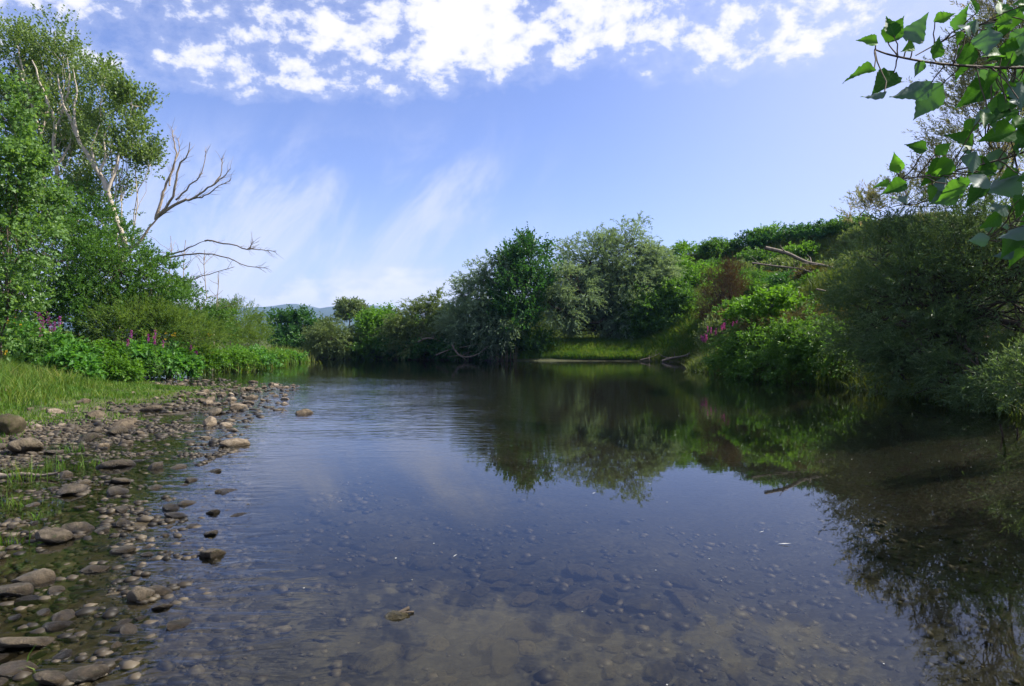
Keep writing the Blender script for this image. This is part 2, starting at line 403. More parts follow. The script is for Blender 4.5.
def noise_(vv, scale, detail=6.0, rough=0.55, dist=0.0):
    n = nt.nodes.new('ShaderNodeTexNoise'); n.inputs['Scale'].default_value = scale; n.inputs['Detail'].default_value = detail
    n.inputs['Roughness'].default_value = rough; n.inputs['Distortion'].default_value = dist
    L(vv, n.inputs['Vector']); return n.outputs['Fac']
def bump_(v0, lo0, lo1, hi0, hi1): return math_('MULTIPLY', sstep(lo0, lo1, v0), math_('SUBTRACT', 1.0, sstep(hi0, hi1, v0)))
ca = math_('DIVIDE', dx, math_('MAXIMUM', dy, 0.05)); ce = math_('DIVIDE', dz, math_('MAXIMUM', dy, 0.05))
front = sstep(0.05, 0.3, dy)
# --- a broken altocumulus sheet overhead, ending along an uneven front
ue = math_('MULTIPLY_ADD', u, 1 / 6.0, 0.5, clamp=True)
edge = ramp(nt, [(0.0, (0.72,) * 3), (0.25, (0.78,) * 3), (0.33, (0.83,) * 3), (0.365, (0.85,) * 3), (0.44, (0.825,) * 3), (0.53, (0.775,) * 3), (0.625, (0.775,) * 3), (0.695, (0.75,) * 3), (0.712, (0.63,) * 3), (1.0, (0.57,) * 3)])
L(ue, edge.inputs[0])
ew = math_('MULTIPLY', edge.outputs[0], 3.75)
dist_in = math_('SUBTRACT', ew, v)                      # positive inside the sheet
warp = N(nt, 'ShaderNodeVectorMath', operation='MULTIPLY_ADD')
wn = nt.nodes.new('ShaderNodeTexNoise'); wn.inputs['Scale'].default_value = 1.3; wn.inputs['Detail'].default_value = 3
pv = vec(math_('MULTIPLY', dx, 2.3), math_('MULTIPLY', dy, 2.3), math_('MULTIPLY', dz, 3.4)); L(pv, wn.inputs['Vector']); L(wn.outputs['Color'], warp.inputs[0]); warp.inputs[1].default_value = (0.14, 0.14, 0.14); L(pv, warp.inputs[2])
n1 = noise_(warp.outputs[0], 2.3, 3.0, 0.5)
n2 = noise_(warp.outputs[0], 8.5, 10.0, 0.60)
n3 = noise_(pv, 1.1, 2.0, 0.5)
cov = sstep(-0.10, 0.55, dist_in)
dens = math_('ADD', math_('MULTIPLY', n1, 0.50), math_('MULTIPLY', n2, 1.15))
dens = math_('ADD', dens, math_('MULTIPLY', n3, 0.35))
dens = math_('ADD', dens, math_('MULTIPLY_ADD', cov, 0.56, -0.56))
dens = math_('ADD', dens, math_('MULTIPLY', math_('MULTIPLY', bump_(ca, -1.0, -0.75, -0.1, 0.1), bump_(ce, 0.325, 0.39, 0.5, 0.7)), math_('MULTIPLY', front, 0.085)))
alto = math_('MAXIMUM', sstep(0.94, 1.12, dens), math_('MULTIPLY', sstep(0.76, 1.05, dens), 0.34))
core = sstep(0.98, 1.20, dens)
# --- thin high streaks over the middle
st = noise_(vec(math_('MULTIPLY_ADD', ce, -1.1, math_('MULTIPLY', ca, 2.2)), math_('MULTIPLY_ADD', ca, 0.35, math_('MULTIPLY', ce, 0.9)), 7.7), 3.1, 7.0, 0.62, 0.8)
streak = sstep(0.36, 0.66, st)
smask = math_('MULTIPLY', bump_(ca, -0.85, -0.40, -0.15, 0.15), bump_(ce, 0.0, 0.06, 0.22, 0.38))
streak = math_('MULTIPLY', math_('MULTIPLY', streak, smask), front)
# --- low cumulus bank along the horizon
nc = noise_(vec(ca, math_('MULTIPLY', ce, 1.9), 11.3), 6.0, 7.0, 0.55, 0.2)
nc2 = noise_(vec(ca, 0.0, 2.2), 5.0, 2.0, 0.5)
toph = math_('MULTIPLY_ADD', nc2, 0.17, 0.026)
low = math_('ADD', math_('MULTIPLY', math_('SUBTRACT', toph, ce), 9.0), math_('MULTIPLY_ADD', nc, 1.6, -0.80))
lowm = math_('SUBTRACT', 1.0, sstep(-0.16, 0.02, ca))
cum = math_('MULTIPLY', math_('MULTIPLY', sstep(0.0, 0.35, low), front), math_('MULTIPLY', lowm, 0.75))
# --- pale veil low in the sky
veil = math_('MAXIMUM', math_('MULTIPLY', math_('SUBTRACT', 1.0, sstep(0.0, 0.24, dz)), 0.38), math_('MULTIPLY', math_('MULTIPLY', sstep(0.0, 0.8, ca), front), 0.74))
total = math_('SUBTRACT', 1.0, math_('MULTIPLY', math_('MULTIPLY', math_('SUBTRACT', 1.0, math_('MULTIPLY', alto, 0.92)), math_('SUBTRACT', 1.0, math_('MULTIPLY', streak, 0.62))),
                                     math_('MULTIPLY', math_('SUBTRACT', 1.0, cum), math_('SUBTRACT', 1.0, veil))), clamp=True)
ccol = N(nt, 'ShaderNodeMix', data_type='RGBA'); ccol.inputs[6].default_value = (0.60, 0.66, 0.90, 1); ccol.inputs[7].default_value = (0.95, 0.93, 0.96, 1)
cshade = math_('MAXIMUM', core, math_('MULTIPLY', sstep(0.34, 0.54, nc), cum)); cshade = math_('MAXIMUM', cshade, math_('MULTIPLY', streak, 0.45), clamp=True); L(cshade, ccol.inputs[0])
bgc = N(nt, 'ShaderNodeBackground', ins={'Strength': 0.62}); L(ccol.outputs[2], bgc.inputs['Color'])
mixw = N(nt, 'ShaderNodeMixShader'); L(total, mixw.inputs[0]); L(bg.outputs[0], mixw.inputs[1]); L(bgc.outputs[0], mixw.inputs[2])
L(mixw.outputs[0], wout.inputs[0])

vs = sc.view_settings
sc.display_settings.display_device = 'sRGB'
vs.view_transform = 'Standard'; vs.look = 'None'; vs.gamma = 1.0; vs.exposure = 0.94; vs.use_curve_mapping = False
cy = sc.cycles
cy.max_bounces = 8; cy.diffuse_bounces = 3; cy.glossy_bounces = 3; cy.transmission_bounces = 4; cy.transparent_max_bounces = 12; cy.volume_bounces = 0
cy.caustics_reflective = False; cy.caustics_refractive = False; cy.use_denoising = True; cy.sample_clamp_indirect = 6.0

# ------------------------------------------------------------------ ground sheet
def axis(neg, pos, step, lim, growth):
    a = [0.0]
    s = step
    while a[-1] < pos: a.append(a[-1] + step)
    while a[-1] < lim: s *= growth; a.append(a[-1] + s)
    b = [0.0]; s = step
    while b[-1] > neg: b.append(b[-1] - step)
    while b[-1] > -lim: s *= growth; b.append(b[-1] - s)
    return np.array(b[:0:-1] + a)
gx = axis(-9, 4, 0.07, 4200, 1.055); gy = axis(-1, 14, 0.075, 4200, 1.05)
GX, GY = np.meshgrid(gx, gy)
GZ = ground_z(GX.ravel(), GY.ravel()).reshape(GX.shape)
nx, ny = len(gx), len(gy)
idx = np.arange(nx * ny).reshape(ny, nx)
q = np.stack([idx[:-1, :-1], idx[:-1, 1:], idx[1:, 1:], idx[1:, :-1]], -1).reshape(-1, 4)
me = mesh_np('ground', np.stack([GX.ravel(), GY.ravel(), GZ.ravel()], 1), q, None, True)
s_, dl_, dr_ = shore(GX.ravel(), GY.ravel())
wr_ = smooth(-1.5, 1.5, dl_ - dr_)
soil = np.where(s_ < -0.3, 0, smooth(0.0, 1.4, s_ - np.interp(GY.ravel(), [14, 22], [3.0, 1.9]) + 1.2 * fbm(GX.ravel() * 0.7, GY.ravel() * 0.7, 77, 3)) * (1 - wr_) + smooth(-0.3, 0.1, s_) * wr_)
wet = 1 - smooth(0.01, 0.11, GZ.ravel())
for nm, arr in (('soil', soil), ('wet', wet), ('bed', smooth(0.0, 0.6, -s_))):
    a = me.attributes.new(nm, 'FLOAT', 'POINT'); a.data.foreach_set('value', arr.astype(np.float32))
m, nt, out = newmat('riverside_ground'); L = nt.links.new
geo = N(nt, 'ShaderNodeNewGeometry')
def tex(t, **k):
    n = N(nt, t, ins=k); L(geo.outputs['Position'], n.inputs['Vector']); return n
vor = tex('ShaderNodeTexVoronoi', Scale=11.0); vor2 = tex('ShaderNodeTexVoronoi', Scale=34.0)
nb = tex('ShaderNodeTexNoise', Scale=0.8, Detail=6.0); nf = tex('ShaderNodeTexNoise', Scale=18.0, Detail=8.0, Roughness=0.7)
sepc = N(nt, 'ShaderNodeSeparateColor'); L(vor.outputs['Color'], sepc.inputs[0])
sepd = N(nt, 'ShaderNodeSeparateColor'); L(vor2.outputs['Color'], sepd.inputs[0])
pm = N(nt, 'ShaderNodeMix', data_type='FLOAT', ins={0: 0.5}); L(sepc.outputs[0], pm.inputs[2]); L(sepd.outputs[1], pm.inputs[3])
gravel = ramp(nt, [(0.15, (0.06, 0.045, 0.03)), (0.5, (0.13, 0.10, 0.068)), (0.85, (0.24, 0.19, 0.135))]); L(pm.outputs[0], gravel.inputs[0])
mud = ramp(nt, [(0.35, (0.035, 0.027, 0.014)), (0.65, (0.085, 0.066, 0.036))]); L(nf.outputs['Fac'], mud.inputs[0])
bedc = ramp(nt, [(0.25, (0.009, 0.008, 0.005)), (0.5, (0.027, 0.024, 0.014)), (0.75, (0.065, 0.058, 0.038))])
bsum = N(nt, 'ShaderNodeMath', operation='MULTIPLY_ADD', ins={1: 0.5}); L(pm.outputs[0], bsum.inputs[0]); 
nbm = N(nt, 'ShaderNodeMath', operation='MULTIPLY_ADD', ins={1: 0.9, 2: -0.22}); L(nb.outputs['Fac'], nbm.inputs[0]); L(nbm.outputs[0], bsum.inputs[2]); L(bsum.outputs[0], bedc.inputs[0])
soilc = ramp(nt, [(0.3, (0.035, 0.05, 0.015)), (0.7, (0.07, 0.085, 0.025))]); L(nf.outputs['Fac'], soilc.inputs[0])
def attr(n): return N(nt, 'ShaderNodeAttribute', attribute_name=n).outputs['Fac']
def mixc(f, a, b):
    n = N(nt, 'ShaderNodeMix', data_type='RGBA'); L(f, n.inputs[0]); L(a, n.inputs[6]); L(b, n.inputs[7]); return n.outputs[2]
awet = attr('wet')
c = mixc(awet, gravel.outputs[0], mud.outputs[0]); zs_ = N(nt, 'ShaderNodeSeparateXYZ'); L(geo.outputs['Position'], zs_.inputs[0])
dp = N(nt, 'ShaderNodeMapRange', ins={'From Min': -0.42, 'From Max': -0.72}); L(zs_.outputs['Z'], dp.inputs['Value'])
deep_bed = N(nt, 'ShaderNodeRGB'); deep_bed.outputs[0].default_value = (0.014, 0.012, 0.006, 1)  # bed colour goes darker with depth below the surface
c = mixc(attr('bed'), c, mixc(dp.outputs[0], bedc.outputs[0], deep_bed.outputs[0])); c = mixc(attr('soil'), c, soilc.outputs[0])
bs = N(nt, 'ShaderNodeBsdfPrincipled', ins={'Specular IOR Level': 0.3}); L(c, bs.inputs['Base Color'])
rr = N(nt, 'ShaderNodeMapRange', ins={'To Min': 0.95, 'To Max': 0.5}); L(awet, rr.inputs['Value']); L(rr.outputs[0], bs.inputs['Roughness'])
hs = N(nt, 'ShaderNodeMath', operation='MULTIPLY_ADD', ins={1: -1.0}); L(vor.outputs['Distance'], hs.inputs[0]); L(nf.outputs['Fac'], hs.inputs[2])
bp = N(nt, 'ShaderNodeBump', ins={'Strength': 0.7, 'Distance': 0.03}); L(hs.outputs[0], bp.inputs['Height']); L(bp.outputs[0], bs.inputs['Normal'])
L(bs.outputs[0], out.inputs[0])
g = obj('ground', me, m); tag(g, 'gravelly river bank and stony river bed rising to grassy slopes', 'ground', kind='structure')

# ------------------------------------------------------------------ water
wp = axis(-8, 6, 0.25, 500, 1.06); wy = axis(-6, 14, 0.25, 500, 1.06)
WX, WY = np.meshgrid(wp, wy); nx, ny = len(wp), len(wy); idx = np.arange(nx * ny).reshape(ny, nx)
s_, dl_, dr_ = shore(WX.ravel(), WY.ravel())
q = np.stack([idx[:-1, :-1], idx[:-1, 1:], idx[1:, 1:], idx[1:, :-1]], -1).reshape(-1, 4)
keep = (s_[q] < 4.5).all(1)
q = q[keep]; used = np.unique(q); remap = np.full(nx * ny, -1); remap[used] = np.arange(len(used)); q = remap[q]
V = np.stack([WX.ravel()[used], WY.ravel()[used], np.zeros(len(used))], 1)
me = mesh_np('river', V, q, None, True)
xx, yy = V[:, 0], V[:, 1]
# where the shallow riffle breaks the surface: off the gravel spit and down the left margin
rif = smooth(7.5, 12, yy) * (1 - smooth(21, 33, yy)) * (1 - smooth(-4.5, 2.0, xx - 0.10 * (yy - 12)))
rif = np.maximum(rif, (1 - smooth(0.1, 1.1, dl_[used])) * 0.75 * (1 - smooth(20, 30, yy)))
rif = np.maximum(rif, 0.012 + 0.10 * smooth(8, 22, yy))
a = me.attributes.new('riffle', 'FLOAT', 'POINT'); a.data.foreach_set('value', rif.astype(np.float32))
m, nt, out = newmat('river_water'); L = nt.links.new
geo = N(nt, 'ShaderNodeNewGeometry')
mp = N(nt, 'ShaderNodeMapping'); mp.inputs['Rotation'].default_value = (0, 0, R(-20)); mp.inputs['Scale'].default_value = (0.75, 1.9, 1); L(geo.outputs['Position'], mp.inputs[0])
na = N(nt, 'ShaderNodeTexNoise', ins={'Scale': 2.6, 'Detail': 3.0, 'Roughness': 0.5, 'Distortion': 0.5}); L(mp.outputs[0], na.inputs['Vector'])
nbb = N(nt, 'ShaderNodeTexNoise', ins={'Scale': 0.9, 'Detail': 3.0, 'Roughness': 0.5, 'Distortion': 0.3}); L(geo.outputs['Position'], nbb.inputs['Vector'])
npat = N(nt, 'ShaderNodeTexNoise', ins={'Scale': 0.16, 'Detail': 3.0}); L(mp.outputs[0], npat.inputs['Vector'])
rp = ramp(nt, [(0.38, (0.35,) * 3), (0.62, (1, 1, 1))]); L(npat.outputs['Fac'], rp.inputs[0])
sm = N(nt, 'ShaderNodeMath', operation='MULTIPLY'); L(N(nt, 'ShaderNodeAttribute', attribute_name='riffle').outputs['Fac'], sm.inputs[0]); L(rp.outputs[0], sm.inputs[1])
h = N(nt, 'ShaderNodeMath', operation='MULTIPLY'); L(na.outputs['Fac'], h.inputs[0]); L(sm.outputs[0], h.inputs[1])
h2 = N(nt, 'ShaderNodeMath', operation='MULTIPLY_ADD', ins={1: 0.012}); L(nbb.outputs['Fac'], h2.inputs[0]); L(h.outputs[0], h2.inputs[2])
bp = N(nt, 'ShaderNodeBump', ins={'Strength': 1.0, 'Distance': 0.030}); L(h2.outputs[0], bp.inputs['Height'])
fr = N(nt, 'ShaderNodeFresnel', ins={'IOR': 1.333}); L(bp.outputs[0], fr.inputs['Normal'])
gl = N(nt, 'ShaderNodeBsdfGlossy', ins={'Roughness': 0.015}); gl.inputs['Color'].default_value = (0.90, 0.92, 0.97, 1); L(bp.outputs[0], gl.inputs['Normal'])
tp = N(nt, 'ShaderNodeBsdfTransparent'); tp.inputs['Color'].default_value = (0.66, 0.66, 0.58, 1)
df = N(nt, 'ShaderNodeBsdfDiffuse'); df.inputs['Color'].default_value = (0.03, 0.034, 0.02, 1)
mm = N(nt, 'ShaderNodeMixShader', ins={0: 0.025}); L(tp.outputs[0], mm.inputs[1]); L(df.outputs[0], mm.inputs[2])
mx = N(nt, 'ShaderNodeMixShader'); L(fr.outputs[0], mx.inputs[0]); L(mm.outputs[0], mx.inputs[1]); L(gl.outputs[0], mx.inputs[2])
L(mx.outputs[0], out.inputs[0])
wa = obj('river', me, m); tag(wa, 'calm clear river with a rippled shallow along the stony shore', 'river', kind='structure')

# ------------------------------------------------------------------ far hills
hx = np.linspace(-3400, 3400, 260); hy = np.linspace(2500, 3900, 30)
HX, HY = np.meshgrid(hx, hy)
prof = 1 - ((HY - 3200) / 700) ** 2
pk = np.interp(hx, [-3400, -2400, -1500, -1150, -1010, -900, -800, -650, -520, -300, 3400], [60, 105, 130, 140, 150, 132, 140, 150, 118, 60, 50]) * 1.12
HZ = 1 + np.maximum(prof, 0) ** 0.8 * (pk[None, :] + 16 * fbm(HX / 260, HY / 260, 5, 5))
nx, ny = len(hx), len(hy); idx = np.arange(nx * ny).reshape(ny, nx)
q = np.stack([idx[:-1, :-1], idx[:-1, 1:], idx[1:, 1:], idx[1:, :-1]], -1).reshape(-1, 4)
m, nt, out = newmat('wooded_hill'); L = nt.links.new
geo = N(nt, 'ShaderNodeNewGeometry'); nz = N(nt, 'ShaderNodeTexNoise', ins={'Scale': 0.02, 'Detail': 8.0}); L(geo.outputs['Position'], nz.inputs['Vector'])
r = ramp(nt, [(0.3, (0.03, 0.05, 0.02)), (0.7, (0.07, 0.09, 0.04))]); L(nz.outputs['Fac'], r.inputs[0])
bs = N(nt, 'ShaderNodeBsdfPrincipled', ins={'Roughness': 0.9}); L(r.outputs[0], bs.inputs['Base Color']); L(bs.outputs[0], out.inputs[0])
o = obj('hills', mesh_np('hills', np.stack([HX.ravel(), HY.ravel(), HZ.ravel()], 1), q, None, True), m); tag(o, 'blue wooded mountain ridge on the far horizon', 'hills', kind='structure')

# ------------------------------------------------------------------ air
import bmesh
bm = bmesh.new(); bmesh.ops.create_cube(bm, size=1.0)
me = bpy.data.meshes.new('haze'); bm.to_mesh(me); bm.free()
m, nt, out = newmat('air'); pv_ = N(nt, 'ShaderNodeVolumePrincipled'); pv_.inputs['Density'].default_value = 0.00013; pv_.inputs['Color'].default_value = (0.26, 0.50, 1.0, 1); pv_.inputs['Anisotropy'].default_value = 0.0
nt.links.new(pv_.outputs[0], out.inputs['Volume'])
try: m.cycles.homogeneous_volume = True
except Exception: pass
HAZE = True
if HAZE:
    o = obj('haze', me, m); o.scale = (9400, 9400, 190); o.location = (0, 0, 95 - 4.0); tag(o, 'pale blue summer haze in the air of the valley', 'haze', kind='stuff')
# ------------------------------------------------------------------ left bank: trees
def tree_skeleton(tb, lines, d, base, r0, r1, rng, depth=0.6):
    for ln in lines:
        off = rng.normal(0, depth); n = len(ln[1])
        pts = np.array([P(x, y, d + off * t * 0.5) for (x, y), t in zip(ln[1], np.linspace(0, 1, n))])
        sm = catmull(pts, 4); k = ln[0]
        w = 0.02 * rng.normal(0, 1, sm.shape); w[0] = 0
        tb.add(sm + w - base, np.linspace(r0 * k, max(r1 * k, 0.012), len(sm)), 7)

def poplar(label, basepx, d, lines, blobs, n_sub, seed, leafmat='poplar', leaf=None, n_spr=16, subr=0.42, r0=0.14):
    rng = np.random.default_rng(seed + 100)
    base = onground(basepx, d)
    leaf = leaf or dict(ll=0.135, lw=0.10, k=12, spray=1.0, droop=0.0, spread=0.75, up=1.15, upn=0.2)
    root = make_plant('poplar_tree', label, 'tree', base, blobs, leaf, M[leafmat], M['bark_pale' if r0 > 0.1 else 'bark'], n_sub, n_spr, r0 * 0.42, seed, 'trees on the left bank', branches=True, subr=subr, low=-0.8, fork=0.4, shell=(0.2, 0.95))
    tb = Tubes(); tree_skeleton(tb, lines, d - 1.3, base, r0, 0.03, rng)
    obj('limb', tb.build('limb'), M['bark_pale' if r0 > 0.1 else 'bark'], root)
    return root

poplar('tall pale-barked poplar standing highest, furthest left on the bank', 20, 36,
       [(0.8, [(44, 215), (44, 164), (41, 138), (30, 95), (22, 62), (16, 40)]), (0.5, [(41, 138), (48, 110), (52, 70)]), (0.5, [(24, 82), (18, 66), (8, 60)])],
       [B(22, 62, 36, 30, 42, 2.0), B(6, 95, 36, 34, 45, 2.0), B(52, 72, 36.5, 22, 36, 1.6), B(45, 125, 36.5, 38, 40, 2.0)], 84, 11)
poplar('pale-barked poplar with a sinuous trunk, second highest on the left bank', 60, 35,
       [(0.9, [(62, 225), (58.6, 176), (54, 146), (55.7, 123), (41, 83), (33, 60)]), (0.5, [(56, 128), (66, 105), (70, 80), (68, 58)]), (0.5, [(58, 165), (70, 145), (72, 125)])],
       [B(64, 62, 35, 24, 36, 1.7), B(62, 105, 35, 34, 40, 2.0), B(88, 140, 35, 30, 40, 2.0), B(58, 165, 35.5, 36, 34, 1.8)], 66, 12)
poplar('leaning pale poplar with the long bare forked trunk above the bushes', 122, 33,
       [(1.0, [(126, 250), (110.6, 199), (102.5, 179), (88, 155), (78, 138), (70, 117), (63, 102), (58, 75)]), (0.55, [(78, 138), (75, 112), (77, 93), (74, 70)]),
        (0.55, [(100, 175), (92, 150), (96, 138), (101, 125)]), (0.5, [(101, 172), (106, 156), (104, 140), (110, 126)]), (0.6, [(108, 192), (117, 168), (121, 148)])],
       [B(103, 82, 33.5, 15, 27, 1.3), B(133, 106, 33, 15, 26, 1.3), B(112, 118, 33.5, 24, 28, 1.5), B(122, 150, 33, 30, 26, 1.6), B(150, 166, 33, 24, 16, 1.3), B(140, 140, 33, 14, 16, 1), B(100, 190, 34, 34, 24, 1.8)], 70, 13)
poplar('young leafy poplar with large light leaves at the left edge of the bank', -6, 21,
       [(0.5, [(-4, 330), (-7, 290), (-8, 250)])],
       [B(4, 118, 21, 28, 48, 0.9), B(-8, 180, 21, 38, 60, 1.2), B(22, 165, 21, 24, 40, 0.9), B(14, 235, 21, 42, 48, 1.3), B(44, 205, 22, 24, 34, 0.9), B(6, 285, 21, 40, 36, 1.0), B(-4, 325, 21, 36, 30, 0.9)], 100, 14, 'poplar_young',
       dict(ll=0.125, lw=0.11, k=9, spray=0.55, droop=0.2, spread=0.9, up=0.5, upn=0.3), 15, 0.42, 0.09)

# dead leaning tree and other bare wood
def deadwood(name, label, cat, base, d, lines, r0, r1, mat, seed, group=None):
    rng = np.random.default_rng(seed)
    root = thing(name, label, cat, base, group)
    tb = Tubes(); tree_skeleton(tb, lines[:1], d, base, r0, r1, rng, 0.4); obj('trunk', tb.build('trunk'), M[mat], root)
    tb = Tubes(); tree_skeleton(tb, lines[1:], d, base, r0, r1, rng, 0.8)
    # small twigs off the branches
    for k, ln in lines[1:]:
        for j in range(len(ln) * 4):
            i = int(rng.integers(1, len(ln))); x, y = ln[i]; x0, y0 = ln[i - 1]; t = rng.random()
            px, py = x0 + (x - x0) * t, y0 + (y - y0) * t
            ang = math.atan2(y - y0, x - x0) + rng.choice([-1, 1]) * rng.uniform(0.25, 0.7); l = rng.uniform(4, 13)
            a = P(px, py, d); b = P(px + l * math.cos(ang), py + l * math.sin(ang), d + rng.normal(0, 0.3))
            tb.add(wobble(a, b, rng, 5, 0.05) - base, np.linspace(0.010, 0.004, 5), 4)
    obj('branch', tb.build('branch'), M[mat], root)
    return root
b0 = np.array([X_(116, 30.5), 30.5, gz(X_(116, 30.5), 30.5)])
deadwood('dead_tree', 'bare bleached dead tree leaning over the bushes towards the water', 'dead tree', b0, 30.5,
  [(1.7, [(112, 300), (119, 268), (126.6, 254), (141, 239), (157, 218)]),
   (0.75, [(156, 220), (163, 197), (168, 180), (177, 158), (174, 140), (172, 128)]),
   (0.7, [(157, 218), (173, 196), (179, 166), (188, 156), (190, 143)]),
   (0.75, [(158, 217), (180, 202), (192, 199), (208, 188), (217, 183), (231, 168)]),
   (0.45, [(176, 200), (190, 186), (202, 173), (206, 151)]),
   (0.4, [(212, 186), (221, 176), (222, 159)]),
   (0.4, [(192, 199), (205, 196), (220, 186), (232, 180)]),
   (0.4, [(170, 186), (172, 170), (180, 150), (178, 138)])], 0.10, 0.018, 'deadwood', 3)
b0 = np.array([X_(128, 31.5), 31.5, gz(X_(128, 31.5), 31.5)])
deadwood('dead_branch', 'bare fallen bough reaching out sideways below the leaning dead tree', 'dead branch', b0, 31.5,
  [(1.0, [(120, 275), (141, 262), (160, 258), (179.5, 252), (192, 247), (205, 241)]),
   (0.55, [(205, 241), (224, 243), (248, 249), (262, 250), (276, 252)]),
   (0.5, [(248, 249), (251, 246), (253, 241)]),
   (0.6, [(160, 259), (192, 254), (221, 256), (247, 266), (268, 268)]),
   (0.5, [(150, 262), (183, 279), (208, 274.6), (234, 266.5)]),
   (0.5, [(128, 262), (145, 252), (173, 254)])], 0.075, 0.014, 'deadwood_grey', 4)
for i, (bx, by, tx, ty, lab) in enumerate([(170, 300, 171, 236, 'thin bare sapling stem rising highest below the dead tree'), (196, 305, 205, 250, 'thin bare sapling beside the fallen bough'),
                                           (212, 310, 219, 272, 'short bare sapling furthest from the dead tree'), (182, 300, 186, 240, 'thin bare sapling with crooked top under the fallen bough')]):
    d = 33; base = np.array([X_(bx, d), d, gz(X_(bx, d), d)])
    rng = np.random.default_rng(40 + i)
    root = thing('bare_sapling', lab, 'sapling', base, 'bare saplings')
    tb = Tubes(); p = wobble(base, P(tx, ty, d), rng, 9, 0.03); tb.add(p - base, np.linspace(0.04, 0.014, 9), 5)
    for k in range(9):
        s0 = p[int(rng.integers(4, 8))]; e = s0 + np.array([rng.normal(0, 0.5), rng.normal(0, 0.4), rng.uniform(0.3, 0.9)])
        tb.add(wobble(s0, e, rng, 5, 0.07) - base, np.linspace(0.016, 0.008, 5), 4)
    obj('stem', tb.build('stem'), M['deadwood'], root)

# ------------------------------------------------------------------ left bank: bushes
bushleaf = dict(ll=0.115, lw=0.062, k=12, spray=0.55, droop=0.25, spread=0.8, up=0.45, upn=0.45)
G1 = 'bushes on the left bank'
def bush(label, px, d, blobs, n_sub, seed, mat='bush', leaf=bushleaf, n_spr=16, group=G1, name='bush', bark='bark', tr=0.05, multi=4, **k):
    return make_plant(name, label, 'bush', onground(px, d), blobs, leaf, M[mat], M[bark], n_sub, n_spr, tr, seed, group, multi=multi, **k)
bush('large dense green bush filling the bank below the poplar trunks', 60, 29, [B(50, 262, 29, 55, 60, 2.2), B(30, 225, 29.5, 40, 45, 1.8), B(90, 275, 28.5, 42, 50, 2.0), B(15, 305, 28, 50, 42, 2), B(60, 318, 27.5, 44, 38, 1.8), B(-30, 270, 28, 40, 60, 2)], 190, 21)
bush('dark green bush directly under the leaning dead tree', 125, 29, [B(122, 272, 28.5, 40, 40, 1.8), B(152, 290, 29, 36, 36, 1.6), B(100, 310, 28, 44, 36, 1.6), B(130, 320, 28, 40, 30, 1.5)], 130, 22)
bush('rounded olive bush between the poplar trunks and the dead tree', 96, 32, [B(96, 228, 31.5, 36, 32, 1.8), B(66, 205, 32, 30, 36, 1.6), B(118, 248, 31, 26, 24, 1.4), B(80, 250, 31, 40, 34, 1.6)], 100, 23, mat='bush')
bush('low bush sloping down to the water end of the thicket', 182, 33, [B(178, 312, 32.5, 36, 28, 1.7), B(202, 326, 33, 32, 24, 1.5), B(158, 318, 31, 34, 30, 1.6)], 90, 24, mat='bush')
fine = dict(ll=0.16, lw=0.028, k=12, spray=0.7, droop=0.2, spread=0.45, up=0.8, upn=0.3)
bush('feathery pale green tamarisk-like bush nearest the far end of the thicket', 235, 40, [B(236, 326, 40, 22, 22, 1.5), B(218, 330, 39, 22, 22, 1.4)], 60, 25, mat='tamarisk', leaf=fine, n_spr=22)
bush('feathery grey-green bush in the middle of the left thicket', 160, 28, [B(150, 335, 27.5, 36, 28, 1.4), B(185, 338, 28.5, 32, 24, 1.4), B(120, 335, 27, 30, 26, 1.3)], 80, 26, mat='tamarisk', leaf=fine, n_spr=20)
bush('small feathery bush beside the reeds at the far end', 258, 44, [B(254, 338, 44, 16, 14, 1.2), B(240, 342, 43, 14, 12, 1.1)], 36, 27, mat='tamarisk', leaf=fine, n_spr=18)

# broad-leaved herbs along the grass: one proto per look, copies share meshes
herbleaf = dict(ll=0.17, lw=0.14, k=7, spray=0.45, droop=0.35, spread=0.95, up=0.35, upn=0.75)
def copy_tree(root, loc, rz, sc_, label, group=None):
    r_ = root.copy(); C.objects.link(r_); r_.location = Vector([float(v) for v in loc]); r_.rotation_euler = (0, 0, rz); r_.scale = sc_
    if label: r_['label'] = label
    if group: r_['group'] = group
    for ch in list(root.children):
        c_ = ch.copy(); C.objects.link(c_); c_.parent = r_
        for g_ in ch.children:
            d_ = g_.copy(); C.objects.link(d_); d_.parent = c_
    return r_
def mound(px, py_top, d, rx, zc=0.5):
    base = onground(px, d); top = Z_(py_top, d); hgt = max(top - base[2], 0.35)
    return base, ((base[0], d, base[2] + hgt * zc), (rx / F * d, rx / F * d * 0.8, hgt * 0.5))
HG = 'broad-leaved herbs at the foot of the left thicket'
herbs = [(12, 322, 24, 34, 'herb', 'tall clump of broad light-green leaves at the left edge below the purple spikes'),
         (52, 340, 23.5, 32, 'herb', 'broad-leaved herb clump just right of the tall edge clump'),
         (92, 348, 25, 34, 'bush_bright', 'bright green leafy clump in front of the dark bush'),
         (132, 350, 26, 32, 'herb', 'broad-leaved herb clump below the leaning dead tree'),
         (165, 352, 27, 30, 'herb', 'low broad-leaved clump beside the feathery grey-green bush'),
         (198, 350, 30, 28, 'bush_bright', 'bright leafy clump towards the water end of the thicket'),
         (228, 352, 34, 26, 'bush_bright', 'low leafy clump in front of the tamarisk-like bush'),
         (72, 362, 22.5, 26, 'herb', 'small broad-leaved clump nearest the grass strip'),
         (250, 352, 38, 24, 'herb', 'leafy clump in front of the pale reeds'), (270, 354, 43, 22, 'bush_bright', 'bright clump at the foot of the pale reeds near the point'), (284, 355, 47, 16, 'herb', 'last leafy clump before the tip of the left point'),
         (112, 365, 24, 26, 'bush_bright', 'small bright clump touching the grass strip')]
